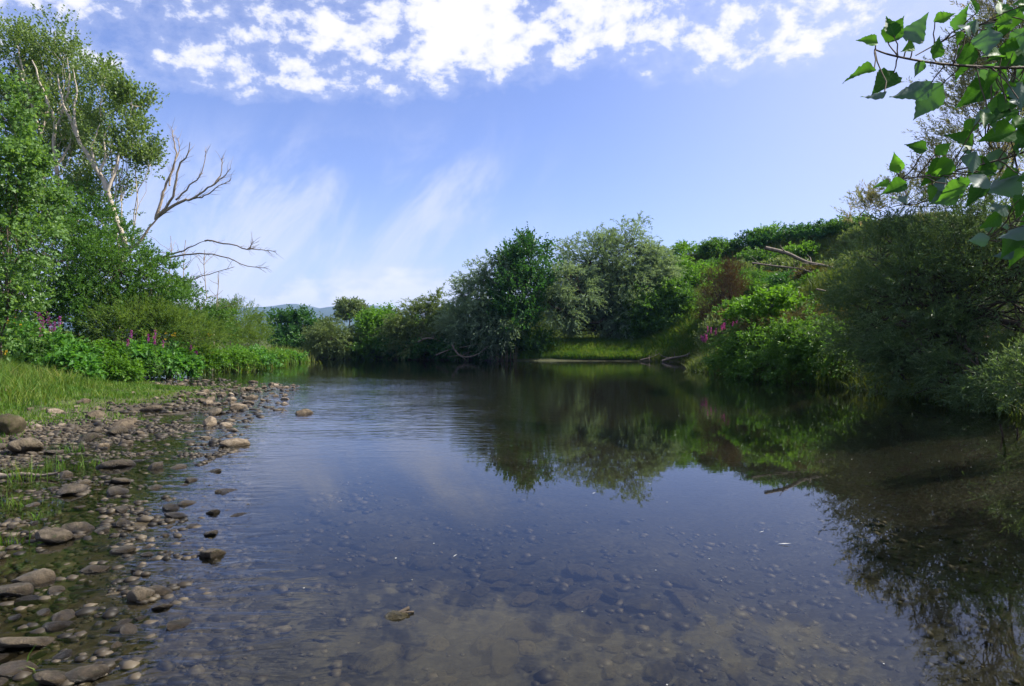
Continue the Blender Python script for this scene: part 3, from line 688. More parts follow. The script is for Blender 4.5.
for i, (px, pt, d, rx, mt, lab) in enumerate(herbs):
    base, bl = mound(px, pt, d, rx)
    make_plant('herb_clump', lab, 'herb', base, [bl], herbleaf if mt == 'herb' else dict(ll=0.12, lw=0.075, k=9, spray=0.45, droop=0.3, spread=0.85, up=0.4, upn=0.6), M[mt], M['bush'], 30, 16, 0.02, 60 + i, HG, multi=5,
               crown='foliage', trunk='stem', low=-0.1, subr=0.4)

# purple loosestrife
def loosestrife(label, x, y, h, seed, n=5, group='purple flower spikes on the left bank'):
    rng = np.random.default_rng(seed); base = np.array([x, y, gz(x, y)])
    root = thing('purple_loosestrife', label, 'flower', base, group)
    tb = Tubes(); LV = []; SV = []
    for k in range(n):
        foot = np.array([rng.normal(0, 0.12), rng.normal(0, 0.12), 0]); hh = h * rng.uniform(0.75, 1.0)
        tip = foot + np.array([rng.normal(0, 0.13), rng.normal(0, 0.13), hh]); p = wobble(foot, tip, rng, 6, 0.02)
        tb.add(p, np.linspace(0.012, 0.006, 6), 4)
        m_ = 26; t = rng.uniform(0.15, 0.75, m_); o = foot + (tip - foot) * t[:, None]
        LV.append((o, np.stack([rng.normal(0, 1, m_), rng.normal(0, 1, m_), np.full(m_, 0.5)], 1), np.full(m_, 0.12)))
        m_ = 34; t = np.linspace(0.84, 1.0, m_); o = foot + (tip - foot) * t[:, None] + rng.normal(0, 0.007, (m_, 3))
        SV.append((o, np.stack([rng.normal(0, 1, m_), rng.normal(0, 1, m_), np.full(m_, 0.6)], 1), np.full(m_, 0.03)))
    obj('stem', tb.build('stem'), M['bush'], root)
    c_ = [np.concatenate(z) for z in zip(*LV)]; V, Fc, tt = spray_leaves(rng, c_[0], c_[1], c_[2], 2, 0.10, 0.025); obj('foliage', mesh_np('foliage', V, Fc, tt), M['bush'], root)
    for c_ in SV:
        V, Fc, tt = spray_leaves(rng, c_[0], c_[1], c_[2], 2, 0.042, 0.026); obj('flower_spike', mesh_np('flower_spike', V, Fc, tt), M['purple'], root)
    return root
for i, (px, py, d, n, lab) in enumerate([(4, 290, 22.5, 4, 'purple flower spikes furthest left, among the broad leaves'), (16, 296, 22.2, 3, 'purple spikes beside the leftmost ones above the herb clump'),
                                  (31, 286, 22.6, 4, 'tallest purple flower spikes at the left of the bank'), (40, 312, 21.5, 4, 'purple spikes low in front of the tallest ones'),
                                  (52, 310, 23, 3, 'purple spikes right of the tallest ones, by the dark gap'), (126, 328, 23.5, 2, 'single thin purple spike in front of the feathery bush'),
                                  (152, 330, 25, 3, 'thin purple spikes among the feathery bush'), (160, 336, 25.5, 2, 'small faded purple spikes near the middle of the thicket'), (198, 344, 28, 3, 'faint purple spikes towards the water end')]):
    x = X_(px, d); loosestrife(lab, x, d, Z_(py, d) - gz(x, d), 200 + i, n)
for i, (px, py, d, lab) in enumerate([(12, 316, 22, 'yellow flowers beside the leftmost purple spikes'), (4, 352, 21.5, 'yellow flowers low among broad leaves at the left edge'), (209, 336, 29, 'yellow flowers at the water end of the thicket'), (170, 334, 26, 'yellow flowers by the feathery bush')]):
    x = X_(px, d); base = np.array([x, d, gz(x, d)]); rng = np.random.default_rng(300 + i); h = max(Z_(py, d) - base[2], 0.5)
    root = thing('yellow_flower', lab, 'flower', base, 'yellow flowers on the left bank')
    tb = Tubes(); o = []
    for k in range(5):
        tip = np.array([rng.normal(0, 0.15), rng.normal(0, 0.15), h * rng.uniform(0.85, 1.05)]); tb.add(wobble((tip[0] * 0.4, tip[1] * 0.4, 0), tip, rng, 5, 0.03), 0.008, 4); o += [tip] * 6
    obj('stem', tb.build('stem'), M['bush'], root)
    for k in range(5):
        V, Fc, tt = spray_leaves(rng, np.array(o[k * 6:k * 6 + 6]), rng.normal(0, 1, (6, 3)), np.full(6, 0.03), 2, 0.035, 0.03); obj('flower_head', mesh_np('flower_head', V, Fc, tt), M['yellow'], root)

# reeds at the far point
def blades(rng, xs, ys, zs, h, wdt, lean=0.3, segs=2):
    n = len(xs); a = rng.random(n) * 2 * math.pi; h = h * rng.uniform(0.5, 1.15, n); ln = rng.normal(0, lean, (n, 2)) * h[:, None]
    b = np.stack([xs, ys, zs], 1); wv = np.stack([np.cos(a), np.sin(a), np.zeros(n)], 1) * (wdt * rng.uniform(0.6, 1.3, n))[:, None] * 0.5
    m1 = b + np.stack([ln[:, 0] * 0.3, ln[:, 1] * 0.3, h * 0.6], 1); t = b + np.stack([ln[:, 0], ln[:, 1], h * 0.95], 1)
    V = np.stack([b - wv, b + wv, m1 + wv * 0.8, m1 - wv * 0.8, t], 1).reshape(-1, 3)
    i = np.arange(n)[:, None] * 5
    f1 = i + np.array([[0, 1, 2, 3]]); f2 = i + np.array([[3, 2, 4, 4]])
    return V, f1, i + np.array([[3, 2, 4]]), rng.random(n)
def blade_mesh(name, rng, *a, **k):
    V, f1, f2, t = blades(rng, *a, **k)
    me = bpy.data.meshes.new(name); n = len(f1)
    me.vertices.add(len(V)); me.vertices.foreach_set('co', V.astype(np.float32).ravel())
    li = np.concatenate([f1, f2], 1).astype(np.int32).ravel()      # 4 + 3 per blade
    me.loops.add(len(li)); me.loops.foreach_set('vertex_index', li)
    me.polygons.add(2 * n)
    st = (np.arange(n)[:, None] * 7 + np.array([[0, 4]])).ravel().astype(np.int32); tot = np.tile(np.array([4, 3], np.int32), n)
    me.polygons.foreach_set('loop_start', st); me.polygons.foreach_set('loop_total', tot)
    at = me.attributes.new('tint', 'FLOAT', 'FACE'); at.data.foreach_set('value', np.repeat(t, 2).astype(np.float32))
    me.update(); me.validate(); return me
for i, (px, d, rx, h, lab) in enumerate([(262, 46, 1.3, 1.3, 'tall pale reeds furthest back on the left point'), (278, 48, 1.2, 1.35, 'tall pale reeds at the tip of the left point'), (290, 50, 0.7, 1.3, 'small reed tuft standing at the water edge of the point'),
                                         (246, 43, 1.3, 1.3, 'reeds in front of the small feathery bush'), (226, 38, 1.2, 1.0, 'short reeds by the leafy clumps near the spit')]):
    rng = np.random.default_rng(400 + i); base = onground(px, d); n = 1500
    xs = rng.normal(0, rx * 0.75, n); ys = rng.normal(0, rx * 0.6, n); zs = ground_z(xs + base[0], ys + base[1]) - base[2] - 0.03
    o = obj('reed_clump', blade_mesh('reed_clump', rng, xs, ys, zs, h * (0.35 + 0.75 * rng.random(n)), 0.055, 0.30), M['reed'], None, base)
    tag(o, lab, 'reeds', 'reeds on the left point')

# grass
def grass_field(name, label, n, xr, yr, cond, h, wdt, mat, seed, lean=0.3):
    rng = np.random.default_rng(seed)
    xs = rng.uniform(*xr, n); ys = rng.uniform(*yr, n); s, dl, dr = shore(xs, ys)
    k = cond(xs, ys, s, dl, dr, rng); xs, ys, s = xs[k], ys[k], s[k]
    hh = h(xs, ys, s) if callable(h) else np.full(len(xs), h)
    zs = ground_z(xs, ys) - 0.02
    o = obj(name, blade_mesh(name, rng, xs, ys, zs, hh, wdt, lean), M[mat]); tag(o, label, 'grass', kind='stuff'); return o
lf = lambda x, y, s, dl, dr, rng: (dl < dr) & (s + 1.2 * fbm(x * 0.7, y * 0.7, 77, 3) + rng.normal(0, 0.5, len(x)) >np.interp(y, [14, 22], [3.6, 2.4]) + 1.6 * (vnoise(x * 0.8, y * 0.6, 91) - 0.4)) & (rng.random(len(x)) < 0.25 + 1.1 * vnoise(x * 1.7, y * 1.2, 92)) & (s < 16) & (x > -0.95 * y - 3)
grass_field('grass', 'short bright green grass strip between the stones and the left thicket', 420000, (-34, -6), (9, 50), lf, lambda x, y, s: 0.07 + 0.035 * np.clip(s - 2.5, 0, 7) * (0.4 + 2.2 * vnoise(x * 1.1, y * 0.9, 61) ** 2) + 0.38 * smooth(4.5, 7.5, s + 1.5 * (vnoise(x, y, 62) - 0.5)) * (0.6 + vnoise(x * 1.5, y * 1.5, 4)), 0.022, 'grass', 500, 0.35)
grass_field('tall_weeds', 'tall uneven grass and weeds straggling out in front of the left thicket', 90000, (-30, -8), (18, 48), lambda x, y, s, dl, dr, rng: (dl < dr) & (s > 4.2 + 2.2 * vnoise(x * 0.5, y * 0.5, 95)) & (s < 12) & (rng.random(len(x)) < 1.3 * vnoise(x * 0.9, y * 0.9, 96) ** 1.5) & (x > -0.85 * y), lambda x, y, s: (0.35 + 0.75 * vnoise(x * 0.6, y * 0.6, 97)) * (0.5 + 0.5 * smooth(4, 8, s)), 0.028, 'reed', 505, 0.35)
# ------------------------------------------------------------------ far bank
FG = 'trees and bushes on the far bank'
wl = dict(ll=0.24, lw=0.066, k=12, spray=1.0, droop=0.45, spread=0.5, up=0.55, upn=0.35)
dk = dict(ll=0.22, lw=0.15, k=9, spray=0.9, droop=0.15, spread=0.85, up=0.75, upn=0.35)
def far(name, label, cat, px, d, blobs, n_sub, seed, mat, leaf, n_spr=20, bark='bark_dark', tr=0.12, multi=2, **k):
    return make_plant(name, label, cat, onground(px, d), blobs, leaf, M[mat], M[bark], int(n_sub * 1.45), n_spr, tr, seed, FG, multi=multi, **k)
far('bushy_tree', 'deep green many-lobed tree furthest left on the far bank', 'tree', 296, 62, [B(282, 334, 62, 18, 20, 2), B(305, 330, 62, 20, 20, 2), B(318, 338, 62, 12, 18, 1.6), B(296, 344, 61, 26, 15, 2)], 70, 31, 'dark_tree', dk, 15, bark='bark_dark')
far('willow_bush', 'grey-green rounded willow right of the deep green tree, overhanging the water', 'willow', 338, 57, [B(336, 338, 57, 26, 20, 2.2), B(322, 346, 56.5, 18, 13, 1.6), B(356, 346, 56.5, 18, 14, 1.6)], 56, 32, 'willow_olive', wl)
far('round_tree', 'small round-crowned tree on a thin trunk above the grey-green willow', 'tree', 350, 88, [B(349, 309, 88, 13, 10, 1.7), B(340, 314, 88, 7, 6, 1), B(359, 312, 88, 7, 7, 1)], 34, 33, 'willow_olive', dict(ll=0.3, lw=0.16, k=8, spray=0.8, droop=0.1, spread=0.8, up=0.5, upn=0.3), 12, tr=0.10, multi=1, fork=0.8)
far('leafy_bush', 'yellow-green leafy bush just right of the grey-green willow', 'bush', 380, 58, [B(382, 330, 58, 20, 22, 2), B(398, 336, 57.5, 16, 18, 1.7), B(372, 342, 57, 16, 15, 1.6)], 60, 34, 'bush_bright', dk)
far('willow_bush', 'olive sprawling willow with bare boughs showing beneath it', 'willow', 425, 55, [B(424, 326, 55, 30, 22, 2.2), B(405, 336, 54.5, 20, 18, 1.8), B(448, 332, 54.5, 24, 20, 1.9), B(436, 312, 56, 20, 16, 1.8), B(415, 342, 54, 26, 15, 1.6), B(450, 344, 53.5, 24, 14, 1.5)], 90, 35, 'willow_olive', wl)
far('willow_bush', 'dark grey-green willow leaning against the tall dark tree', 'willow', 482, 53, [B(484, 300, 53, 28, 34, 2.3), B(500, 282, 53, 20, 22, 1.8), B(468, 322, 52.5, 24, 22, 2), B(496, 325, 52, 28, 24, 2), B(474, 340, 51.8, 26, 17, 1.6)], 110, 36, 'willow', wl)
far('tall_tree', 'tallest dark green tree on the far bank with upright leafy tips', 'tree', 516, 53.5, [B(530, 268, 53, 26, 28, 2.2), B(534, 250, 53, 15, 16, 1.4), B(512, 262, 53, 18, 16, 1.5), B(518, 298, 52.5, 32, 30, 2.4), B(508, 326, 52, 28, 22, 2.0)], 84, 37, 'dark_tree', dict(ll=0.22, lw=0.14, k=9, spray=1.15, droop=0.05, spread=0.8, up=1.1, upn=0.3), 13)
far('willow_tree', 'big silver-green willow, broadest crown on the far bank', 'willow', 602, 58,
    [B(604, 274, 57.5, 52, 40, 3.2), B(628, 246, 57, 26, 26, 2.2), B(588, 262, 57, 34, 30, 2.6), B(566, 300, 56.2, 34, 32, 2.2), B(628, 290, 56.5, 36, 36, 2.4), B(598, 308, 56.2, 48, 28, 2.2), B(556, 308, 52.6, 22, 28, 1.5), B(572, 285, 53.5, 26, 28, 1.8), B(630, 316, 56, 28, 22, 1.8), B(590, 326, 57.5, 44, 20, 1.8), B(640, 330, 57.5, 34, 17, 1.6)], 250, 38, 'willow', wl, 18, tr=0.22, multi=3)
far('willow_bush', 'small grey-green willow at the right shoulder of the big willow', 'willow', 655, 58, [B(652, 262, 58, 16, 18, 1.6), B(660, 278, 57, 18, 20, 1.6)], 36, 39, 'willow', wl)
far('leafy_bush', 'dark leafy bush under the right side of the big willow', 'bush', 650, 53, [B(648, 314, 55.5, 30, 26, 1.8), B(672, 306, 55, 24, 24, 1.8), B(682, 324, 53.5, 20, 20, 1.5), B(655, 330, 55, 28, 14, 1.5)], 84, 40, 'bush', dk)
far('leafy_bush', 'bright yellow-green bush behind the reddish dry shrub', 'bush', 690, 60, [B(676, 282, 60, 26, 18, 2), B(702, 284, 60, 22, 16, 2), B(690, 300, 59, 24, 18, 2)], 52, 41, 'bush_bright', dk)
far('dry_shrub', 'reddish-brown dry shrub on the slope above the purple flowers', 'shrub', 722, 48, [B(722, 296, 48, 19, 26, 1.5), B(730, 282, 48, 14, 18, 1.2), B(716, 318, 47, 16, 14, 1.3)], 50, 42, 'dry', dict(ll=0.16, lw=0.03, k=10, spray=0.8, droop=0.05, spread=0.5, up=0.9, upn=0.2), 18)
# hill-top growth along the skyline
SKY = 'bushes along the skyline of the right hill'
sky_spec = [(415, 303, 76, 20, 12, 'bush_bright', 'bright leafy bush lowest on the hill, behind the olive willow'), (448, 299, 77, 20, 13, 'bush', 'dark leafy bush on the hill between olive willow and dark willow'),
            (476, 296, 76, 18, 12, 'bush_bright', 'bright bush on the hill behind the dark willow'),
            (690, 258, 74, 22, 12, 'bush_bright', 'bright bush on the hill just right of the big willow'), (722, 252, 71, 20, 9, 'bush', 'green bush on the hill above the reddish dry shrub'),
            (752, 246, 70, 22, 9, 'dark_tree', 'dark creeper-covered bush at the bend of the hill skyline'), (786, 240, 68, 24, 8, 'dark_tree', 'dark bush right of the bend in the hill skyline'),
            (818, 235, 66, 22, 8, 'dark_tree', 'dark bush on the hilltop above the fallen grey log'), (848, 230, 64, 22, 9, 'bush', 'bush on the hilltop beside the big right willow'),
            (768, 240, 70, 16, 9, 'bush_bright', 'bright ragged bush breaking the skyline above the fallen log'), (838, 240, 68, 18, 10, 'slope', 'olive ragged bush on the hilltop left of the tamarisk'),
            (706, 270, 66, 20, 12, 'bush', 'green bush on the upper slope over the dry shrub'), (760, 264, 66, 24, 11, 'bush', 'leafy bush on the upper slope left of the thick log'), (800, 258, 64, 20, 10, 'bush_bright', 'bright low bush on the upper slope above the thick log'),
            (830, 282, 44, 26, 14, 'slope', 'olive bush on the slope touching the right willow'), (740, 300, 44, 18, 13, 'bush', 'green bush between the dry shrub and the creeper mound'), (812, 300, 36, 24, 12, 'bush', 'green bush behind the creeper mound on its right'),
            (740, 282, 62, 22, 15, 'slope', 'low olive bush half way up the hill slope'), (790, 275, 60, 24, 14, 'slope', 'low olive bush behind the fallen grey log')]
for i, (px, py, d, rx, ry, mt, lab) in enumerate(sky_spec):
    b = B(px, py, d, rx, ry, 1.8); bx = onground(px, d)
    b = ((b[0][0], d, min(b[0][2], bx[2] + b[1][2] * 0.8)), b[1])
    make_plant('slope_bush', lab, 'bush', bx, [b], dict(ll=0.26, lw=0.13, k=9, spray=0.8, droop=0.2, spread=0.8, up=0.5, upn=0.4), M['willow_olive' if mt == 'slope' else mt], M['bark_dark'], 26, 14, 0.05, 700 + i, SKY, multi=3, low=-0.2)

rng = np.random.default_rng(2024); proto = []
for i in range(22):
    d = rng.uniform(38, 66); px = rng.uniform(715, 860); bx = onground(px, d); rx = rng.uniform(0.8, 1.7); mt = ['bush', 'willow_olive', 'drygrass', 'bush', 'dark_tree'][i % 5]
    if i < 5:
        proto.append(make_plant('slope_scrub', 'rough low scrub scattered over the middle of the grassy right slope', 'scrub', bx, [((bx[0], bx[1], bx[2] + 0.5), (1.3, 1.2, 0.75))], dict(ll=0.24, lw=0.09, k=9, spray=0.7, droop=0.2, spread=0.7, up=0.6, upn=0.35), M[mt], M['bark_dark'], 24, 13, 0.03, 900 + i, 'rough scrub on the right slope', multi=3, low=-0.2))
    else: copy_tree(proto[i % 5], bx, rng.uniform(0, 6), (rx / 1.3, rx / 1.3, rng.uniform(0.7, 1.3)), None)
# slope and shelf grass
grass_field('slope_grass', 'rough tall grass covering the right-hand slope', 420000, (8, 60), (22, 92), lambda x, y, s, dl, dr, rng: (dr < dl) & (s > 0.2) & (s < 45) & (x > 9.5) & (x < 0.62 * y + 2), lambda x, y, s: (0.35 + 0.75 * vnoise(x * 0.35, y * 0.35, 8)) * np.clip(0.5 + s * 0.3, 0.5, 1.1), 0.035, 'slopegrass', 501, 0.3)
grass_field('shelf_grass', 'low green grass on the flat shelf below the big willow', 110000, (-1, 14.5), (48, 57), lambda x, y, s, dl, dr, rng: (dr < dl) & (s > 0.3) & (s < 6), lambda x, y, s: np.clip(0.3 + s * 0.3, 0.2, 1.0), 0.045, 'grass', 502, 0.3)
grass_field('hill_grass', 'long grass on the low hill behind the far trees', 120000, (-14, 22), (56, 90), lambda x, y, s, dl, dr, rng: (dr < dl) & (s > 5), 0.7, 0.05, 'slopegrass', 503, 0.3)

grass_field('waterside_grass', 'dark rank grass hanging over the water along the right bank', 110000, (4, 16), (-4, 50), lambda x, y, s, dl, dr, rng: (dr < dl) & (s > -0.25) & (s < np.where(y < 14, 5.0, 2.2)), lambda x, y, s: 0.35 + 0.5 * vnoise(x * 0.9, y * 0.9, 12), 0.03, 'slopegrass', 504, 0.5)
for i, (px, py, d, rx, ry, mt, lab) in enumerate([(372, 350, 56, 20, 10, 'bush', 'low dark bush at the waterline under the yellow-green bush'), (396, 350, 55, 18, 10, 'dark_tree', 'low dark bush at the waterline left of the olive willow'), (430, 352, 53.5, 20, 9, 'dark_tree', 'low dark scrub at the waterline beneath the olive willow'),
        (462, 350, 52.5, 20, 10, 'dark_tree', 'low dark scrub behind the curved driftwood bough'), (492, 350, 52.5, 18, 10, 'dark_tree', 'low dark scrub behind the row of dry stalks'), (530, 345, 53.5, 22, 12, 'bush', 'low bush in the shade of the tall dark tree'),
        (320, 352, 60, 26, 9, 'dark_tree', 'low dark scrub between the deep green tree and the water')]):
    far('low_scrub', lab, 'scrub', px, d, [B(px, py, d, rx, ry, 1.2)], 22, 740 + i, mt, dk, 15, tr=0.03)
# stakes and driftwood under the far trees
rng = np.random.default_rng(77)
for i in range(13):
    px = 498 + i * 1.5; d = 51.0; x = X_(px, d) + rng.normal(0, 0.05); y = d + rng.normal(0, 0.3); z = gz(x, y); h = rng.uniform(1.3, 2.0)
    base = np.array([x, y, min(z, 0) - 0.2]); tb = Tubes()
    tb.add(wobble((0, 0, 0), (rng.normal(0, 0.12), rng.normal(0, 0.1), h), rng, 6, 0.02), np.linspace(0.032, 0.015, 6), 5)
    o = obj('dry_stalk', tb.build('dry_stalk'), M['bark'], None, base); tag(o, 'thin upright dry stalk in the row at the foot of the tall dark tree', 'dry stalk', 'upright dry stalks under the tall dark tree')
for i, (pts, d, r, lab) in enumerate([([(452, 345), (458, 354), (466, 357), (478, 354), (488, 346)], 50.6, 0.07, 'pale curved driftwood bough at the waterline left of the dry stems'),
                                      ([(418, 342), (428, 338), (440, 341), (447, 349)], 52.0, 0.07, 'grey bare bough under the olive willow'),
                                      ([(436, 355), (452, 349), (470, 346), (486, 342)], 51, 0.05, 'thin bare branch slanting above the curved driftwood'),
                                      ([(404, 350), (416, 340), (424, 332)], 53, 0.05, 'upright bare bough of driftwood under the olive willow'),
                                      ([(306, 359), (322, 357), (340, 359)], 57, 0.08, 'dark log lying at the waterline under the grey-green willow'),
                                      ([(662, 361), (672, 358), (684, 356), (690, 353)], 48.5, 0.10, 'grey driftwood log at the right end of the sandy shelf'),
                                      ([(640, 360), (652, 357), (660, 353)], 50, 0.05, 'small dead branch on the shelf beside the driftwood log'),
                                      ([(765, 248), (786, 253), (806, 262), (826, 266), (846, 272)], 35, 0.11, 'thick grey fallen log sticking out of the slope beside the right willow'),
                                      ([(752, 263), (775, 266), (800, 269), (820, 275)], 35.5, 0.05, 'thin grey fallen branch below the thick log on the slope'),
                                      ([(816, 289), (840, 294), (862, 296)], 30, 0.045, 'short pale branch lying lower on the slope by the willow')]):
    rng = np.random.default_rng(800 + i); pw = catmull(np.array([P(x, y, d) for x, y in pts]), 4); base = pw[len(pw) // 2].copy(); base[2] = min(base[2], pw[:, 2].min())
    root = thing('driftwood', lab, 'driftwood', base, 'dead boughs lying on the banks')
    tb = Tubes(); tb.add(pw - base, np.linspace(r, r * 0.5, len(pw)), 7); obj('log', tb.build('log'), M['deadwood_grey'], root)
    tb = Tubes()
    for k in range(6):
        a = pw[int(rng.integers(2, len(pw) - 1))]; e = a + rng.normal(0, 0.35, 3) + np.array([0, 0, 0.25]); tb.add(wobble(a, e, rng, 5, 0.06) - base, np.linspace(r * 0.35, 0.008, 5), 4)
    obj('branch', tb.build('branch'), M['deadwood_grey'], root)

# ------------------------------------------------------------------ right bank
RG = 'bushes on the right bank'
ml = dict(ll=0.14, lw=0.075, k=11, spray=0.6, droop=0.3, spread=0.8, up=0.35, upn=0.5)
def rb(name, label, cat, px, d, blobs, n_sub, seed, mat, leaf, n_spr=16, tr=0.05, multi=4, grp=RG, **k):
    return make_plant(name, label, cat, onground(px, d), blobs, leaf, M[mat], M['bark_dark'], n_sub, n_spr, tr, seed, grp, multi=multi, **k)
rb('creeper_mound', 'bright green creeper mound on top of the right bank clump', 'creeper', 776, 31, [B(776, 306, 31, 34, 13, 1.6), B(748, 316, 31, 18, 12, 1.3)], 44, 51, 'bush_bright', dict(ll=0.17, lw=0.14, k=9, spray=0.5, droop=0.35, spread=0.9, up=0.4, upn=0.7))
rb('bank_bush', 'deep green bush hanging to the water below the creeper mound', 'bush', 735, 30, [B(752, 346, 30, 26, 24, 1.3), B(772, 352, 28.5, 34, 26, 1.5), B(735, 364, 30, 24, 12, 0.9), B(756, 366, 29, 30, 12, 1.0)], 90, 52, 'bush', ml, low=-0.7)
rb('bank_bush', 'dark bush at the waterline between the creeper mound and the right willow', 'bush', 815, 25, [B(808, 350, 26, 34, 34, 1.5), B(838, 360, 24, 30, 30, 1.3), B(800, 368, 25.5, 34, 18, 1.2), B(770, 368, 27.5, 30, 16, 1.2)], 110, 53, 'bush', ml, low=-0.7)
rb('dry_grass_clump', 'brown dry overhanging grass under the creeper mound', 'dry grass', 790, 29.5, [B(778, 326, 29.6, 34, 11, 1.2), B(815, 322, 28, 26, 12, 1.2)], 44, 54, 'drygrass', dict(ll=0.4, lw=0.022, k=7, spray=0.45, droop=0.6, spread=0.35, up=0.3, upn=0.2), 18, tr=0.02, branches=False)
wr = dict(ll=0.125, lw=0.024, k=15, spray=0.62, droop=0.25, spread=0.55, up=0.4, upn=0.35)
huge = rb('willow_bush', 'huge dark willow thicket overhanging the water on the right', 'willow', 985, 19.5,
   [B(898, 372, 18.6, 40, 32, 1.0), B(950, 384, 16.8, 48, 34, 1.0), B(1012, 398, 15, 46, 30, 0.9), B(862, 362, 20.8, 30, 30, 1.0), B(1050, 400, 14.2, 50, 44, 1.0), B(905, 300, 19, 62, 82, 1.8), B(960, 270, 18.5, 70, 80, 2.0), B(1010, 300, 17, 60, 90, 2.0), B(870, 330, 20.5, 42, 60, 1.4), B(930, 352, 17.8, 62, 44, 1.4), B(1050, 250, 17, 70, 110, 2.0), B(880, 260, 20.5, 36, 46, 1.3), B(985, 375, 16, 46, 30, 1.1)], 400, 55, 'right_bush', wr, 20, tr=0.10, multi=7, low=-0.6, subr=0.33)
for k_, (tx_, ty_, rz_, zs_) in enumerate([(0.5, 7.5, 0.2, 1.55), (2.0, 1.0, 0.9, 1.7)]):  # unseen thicket copies, added and stretched tall to shade the near right water
    copy_tree(huge, (huge.location[0] + tx_ - 1.0, ty_, 0.6), rz_, (1, 1, zs_), ['willow thicket further up the right bank, beyond the right edge of the view', 'tall willow thicket furthest up the right bank, beside the poplar'][k_])
tm = dict(ll=0.12, lw=0.026, k=20, spray=0.7, droop=0.1, spread=0.5, up=0.9, upn=0.2)
rb('tamarisk_bush', 'tall airy tamarisk with thin reddish twigs rising behind the right willow', 'tamarisk', 1010, 20.5,
   [B(985, 120, 20, 50, 90, 1.6), B(1030, 60, 20, 60, 110, 2.0), B(960, 185, 20.5, 50, 40, 1.5), B(905, 205, 21.5, 50, 26, 1.3), B(860, 215, 22.5, 22, 16, 0.9), B(1060, -40, 20, 60, 90, 1.8), B(1000, 40, 20, 40, 70, 1.2)], 170, 56, 'tamarisk_red', tm, 15, tr=0.06, multi=6, low=-0.4, subr=0.36, twigs=0.003)
rb('willow_bush', 'small leafy willow sprig at the right edge close to the water', 'willow', 1030, 11.2, [B(1022, 385, 11, 22, 24, 0.5), B(1045, 375, 11, 26, 30, 0.6)], 40, 57, 'right_bush', dict(ll=0.09, lw=0.02, k=10, spray=0.4, droop=0.2, spread=0.55, up=0.5, upn=0.35), 12, tr=0.02)
for i, (px, py, d, lab) in enumerate([(704, 330, 34.5, 'small pink-purple flower spikes lowest on the right slope'), (714, 325, 34.5, 'pink-purple flower spikes in the middle of the right slope group'), (724, 319, 34.5, 'pink-purple flower spikes beside the creeper mound'), (733, 312, 35, 'pink-purple flower spikes highest on the right slope')]):
    x = X_(px, d); loosestrife(lab, x, d, max(Z_(py, d) - gz(x, d), 0.9), 240 + i, 5, 'purple flowers on the right slope')
# ------------------------------------------------------------------ poplar bough hanging into the picture (trunk stands on the right bank)
def near_leaf(rng, L, W, fold, curl, nseg=16):
    """deltoid leaf along +Y with pointed tip, toothed edge, folded on the midrib"""
    ts = np.linspace(0, 1, nseg + 1)
    wid = np.interp(ts, [0, 0.04, 0.10, 0.18, 0.30, 0.45, 0.62, 0.8, 0.93, 1], [0.06, 0.42, 0.74, 0.95, 1.0, 0.84, 0.55, 0.26, 0.08, 0.0]) * W * 0.5
    V = []; Fq = []
    for i, t in enumerate(ts):
        w_ = wid[i] * (1 + 0.05 * (-1) ** i); y = t * L; zc = -curl * L * t * t
        if i == nseg: w_ = 0.0008
        e = 0.06 * L * math.sin(t * 7 + rng.random() * 6)
        for s in (-1, -0.5, 0, 0.5, 1):
            V.append((s * w_, y - 0.02 * L * (abs(s) > 0.9) + (0.0 if i else -0.06 * L * (abs(s) > 0.4)), zc + abs(s) * w_ * fold + e * s * s * 0.5))
    for i in range(nseg):
        for k in range(4):
            a = i * 5 + k; Fq.append((a, a + 1, a + 6, a + 5))
    return np.array(V), np.array(Fq)
m, nt, out = newmat('poplar_leaf_blade'); L = nt.links.new
at = N(nt, 'ShaderNodeAttribute', attribute_name='tint'); geo = N(nt, 'ShaderNodeNewGeometry'); uvn = N(nt, 'ShaderNodeAttribute', attribute_name='rib')
nz = N(nt, 'ShaderNodeTexNoise', ins={'Scale': 60.0, 'Detail': 4.0}); L(geo.outputs['Position'], nz.inputs['Vector'])
up = ramp(nt, [(0.0, (0.018, 0.07, 0.014)), (0.6, (0.035, 0.125, 0.02)), (1.0, (0.08, 0.23, 0.025))]); L(at.outputs['Fac'], up.inputs[0])
un = ramp(nt, [(0.0, (0.10, 0.15, 0.15)), (1.0, (0.19, 0.27, 0.22))]); L(at.outputs['Fac'], un.inputs[0])
vein = ramp(nt, [(0.0, (1.0,) * 3), (0.10, (0.0,) * 3)]); L(uvn.outputs['Fac'], vein.inputs[0])
upv = N(nt, 'ShaderNodeMix', data_type='RGBA'); al = N(nt, 'ShaderNodeAttribute', attribute_name='along')
l1 = N(nt, 'ShaderNodeMath', operation='MULTIPLY_ADD', ins={1: -1.7}); L(uvn.outputs['Fac'], l1.inputs[0])
l0 = N(nt, 'ShaderNodeMath', operation='MULTIPLY', ins={1: 8.0}); L(al.outputs['Fac'], l0.inputs[0]); L(l0.outputs[0], l1.inputs[2])
l2 = N(nt, 'ShaderNodeMath', operation='PINGPONG', ins={1: 0.5}); L(l1.outputs[0], l2.inputs[0])
l3 = ramp(nt, [(0.0, (0.75,) * 3), (0.12, (0.0,) * 3)]); L(l2.outputs[0], l3.inputs[0])
l4 = N(nt, 'ShaderNodeMath', operation='MAXIMUM'); L(vein.outputs[0], l4.inputs[0]); L(l3.outputs[0], l4.inputs[1])
vf = N(nt, 'ShaderNodeMath', operation='MULTIPLY', ins={1: 0.55}); L(l4.outputs[0], vf.inputs[0]); L(vf.outputs[0], upv.inputs[0]); L(up.outputs[0], upv.inputs[6]); upv.inputs[7].default_value = (0.14, 0.26, 0.06, 1)
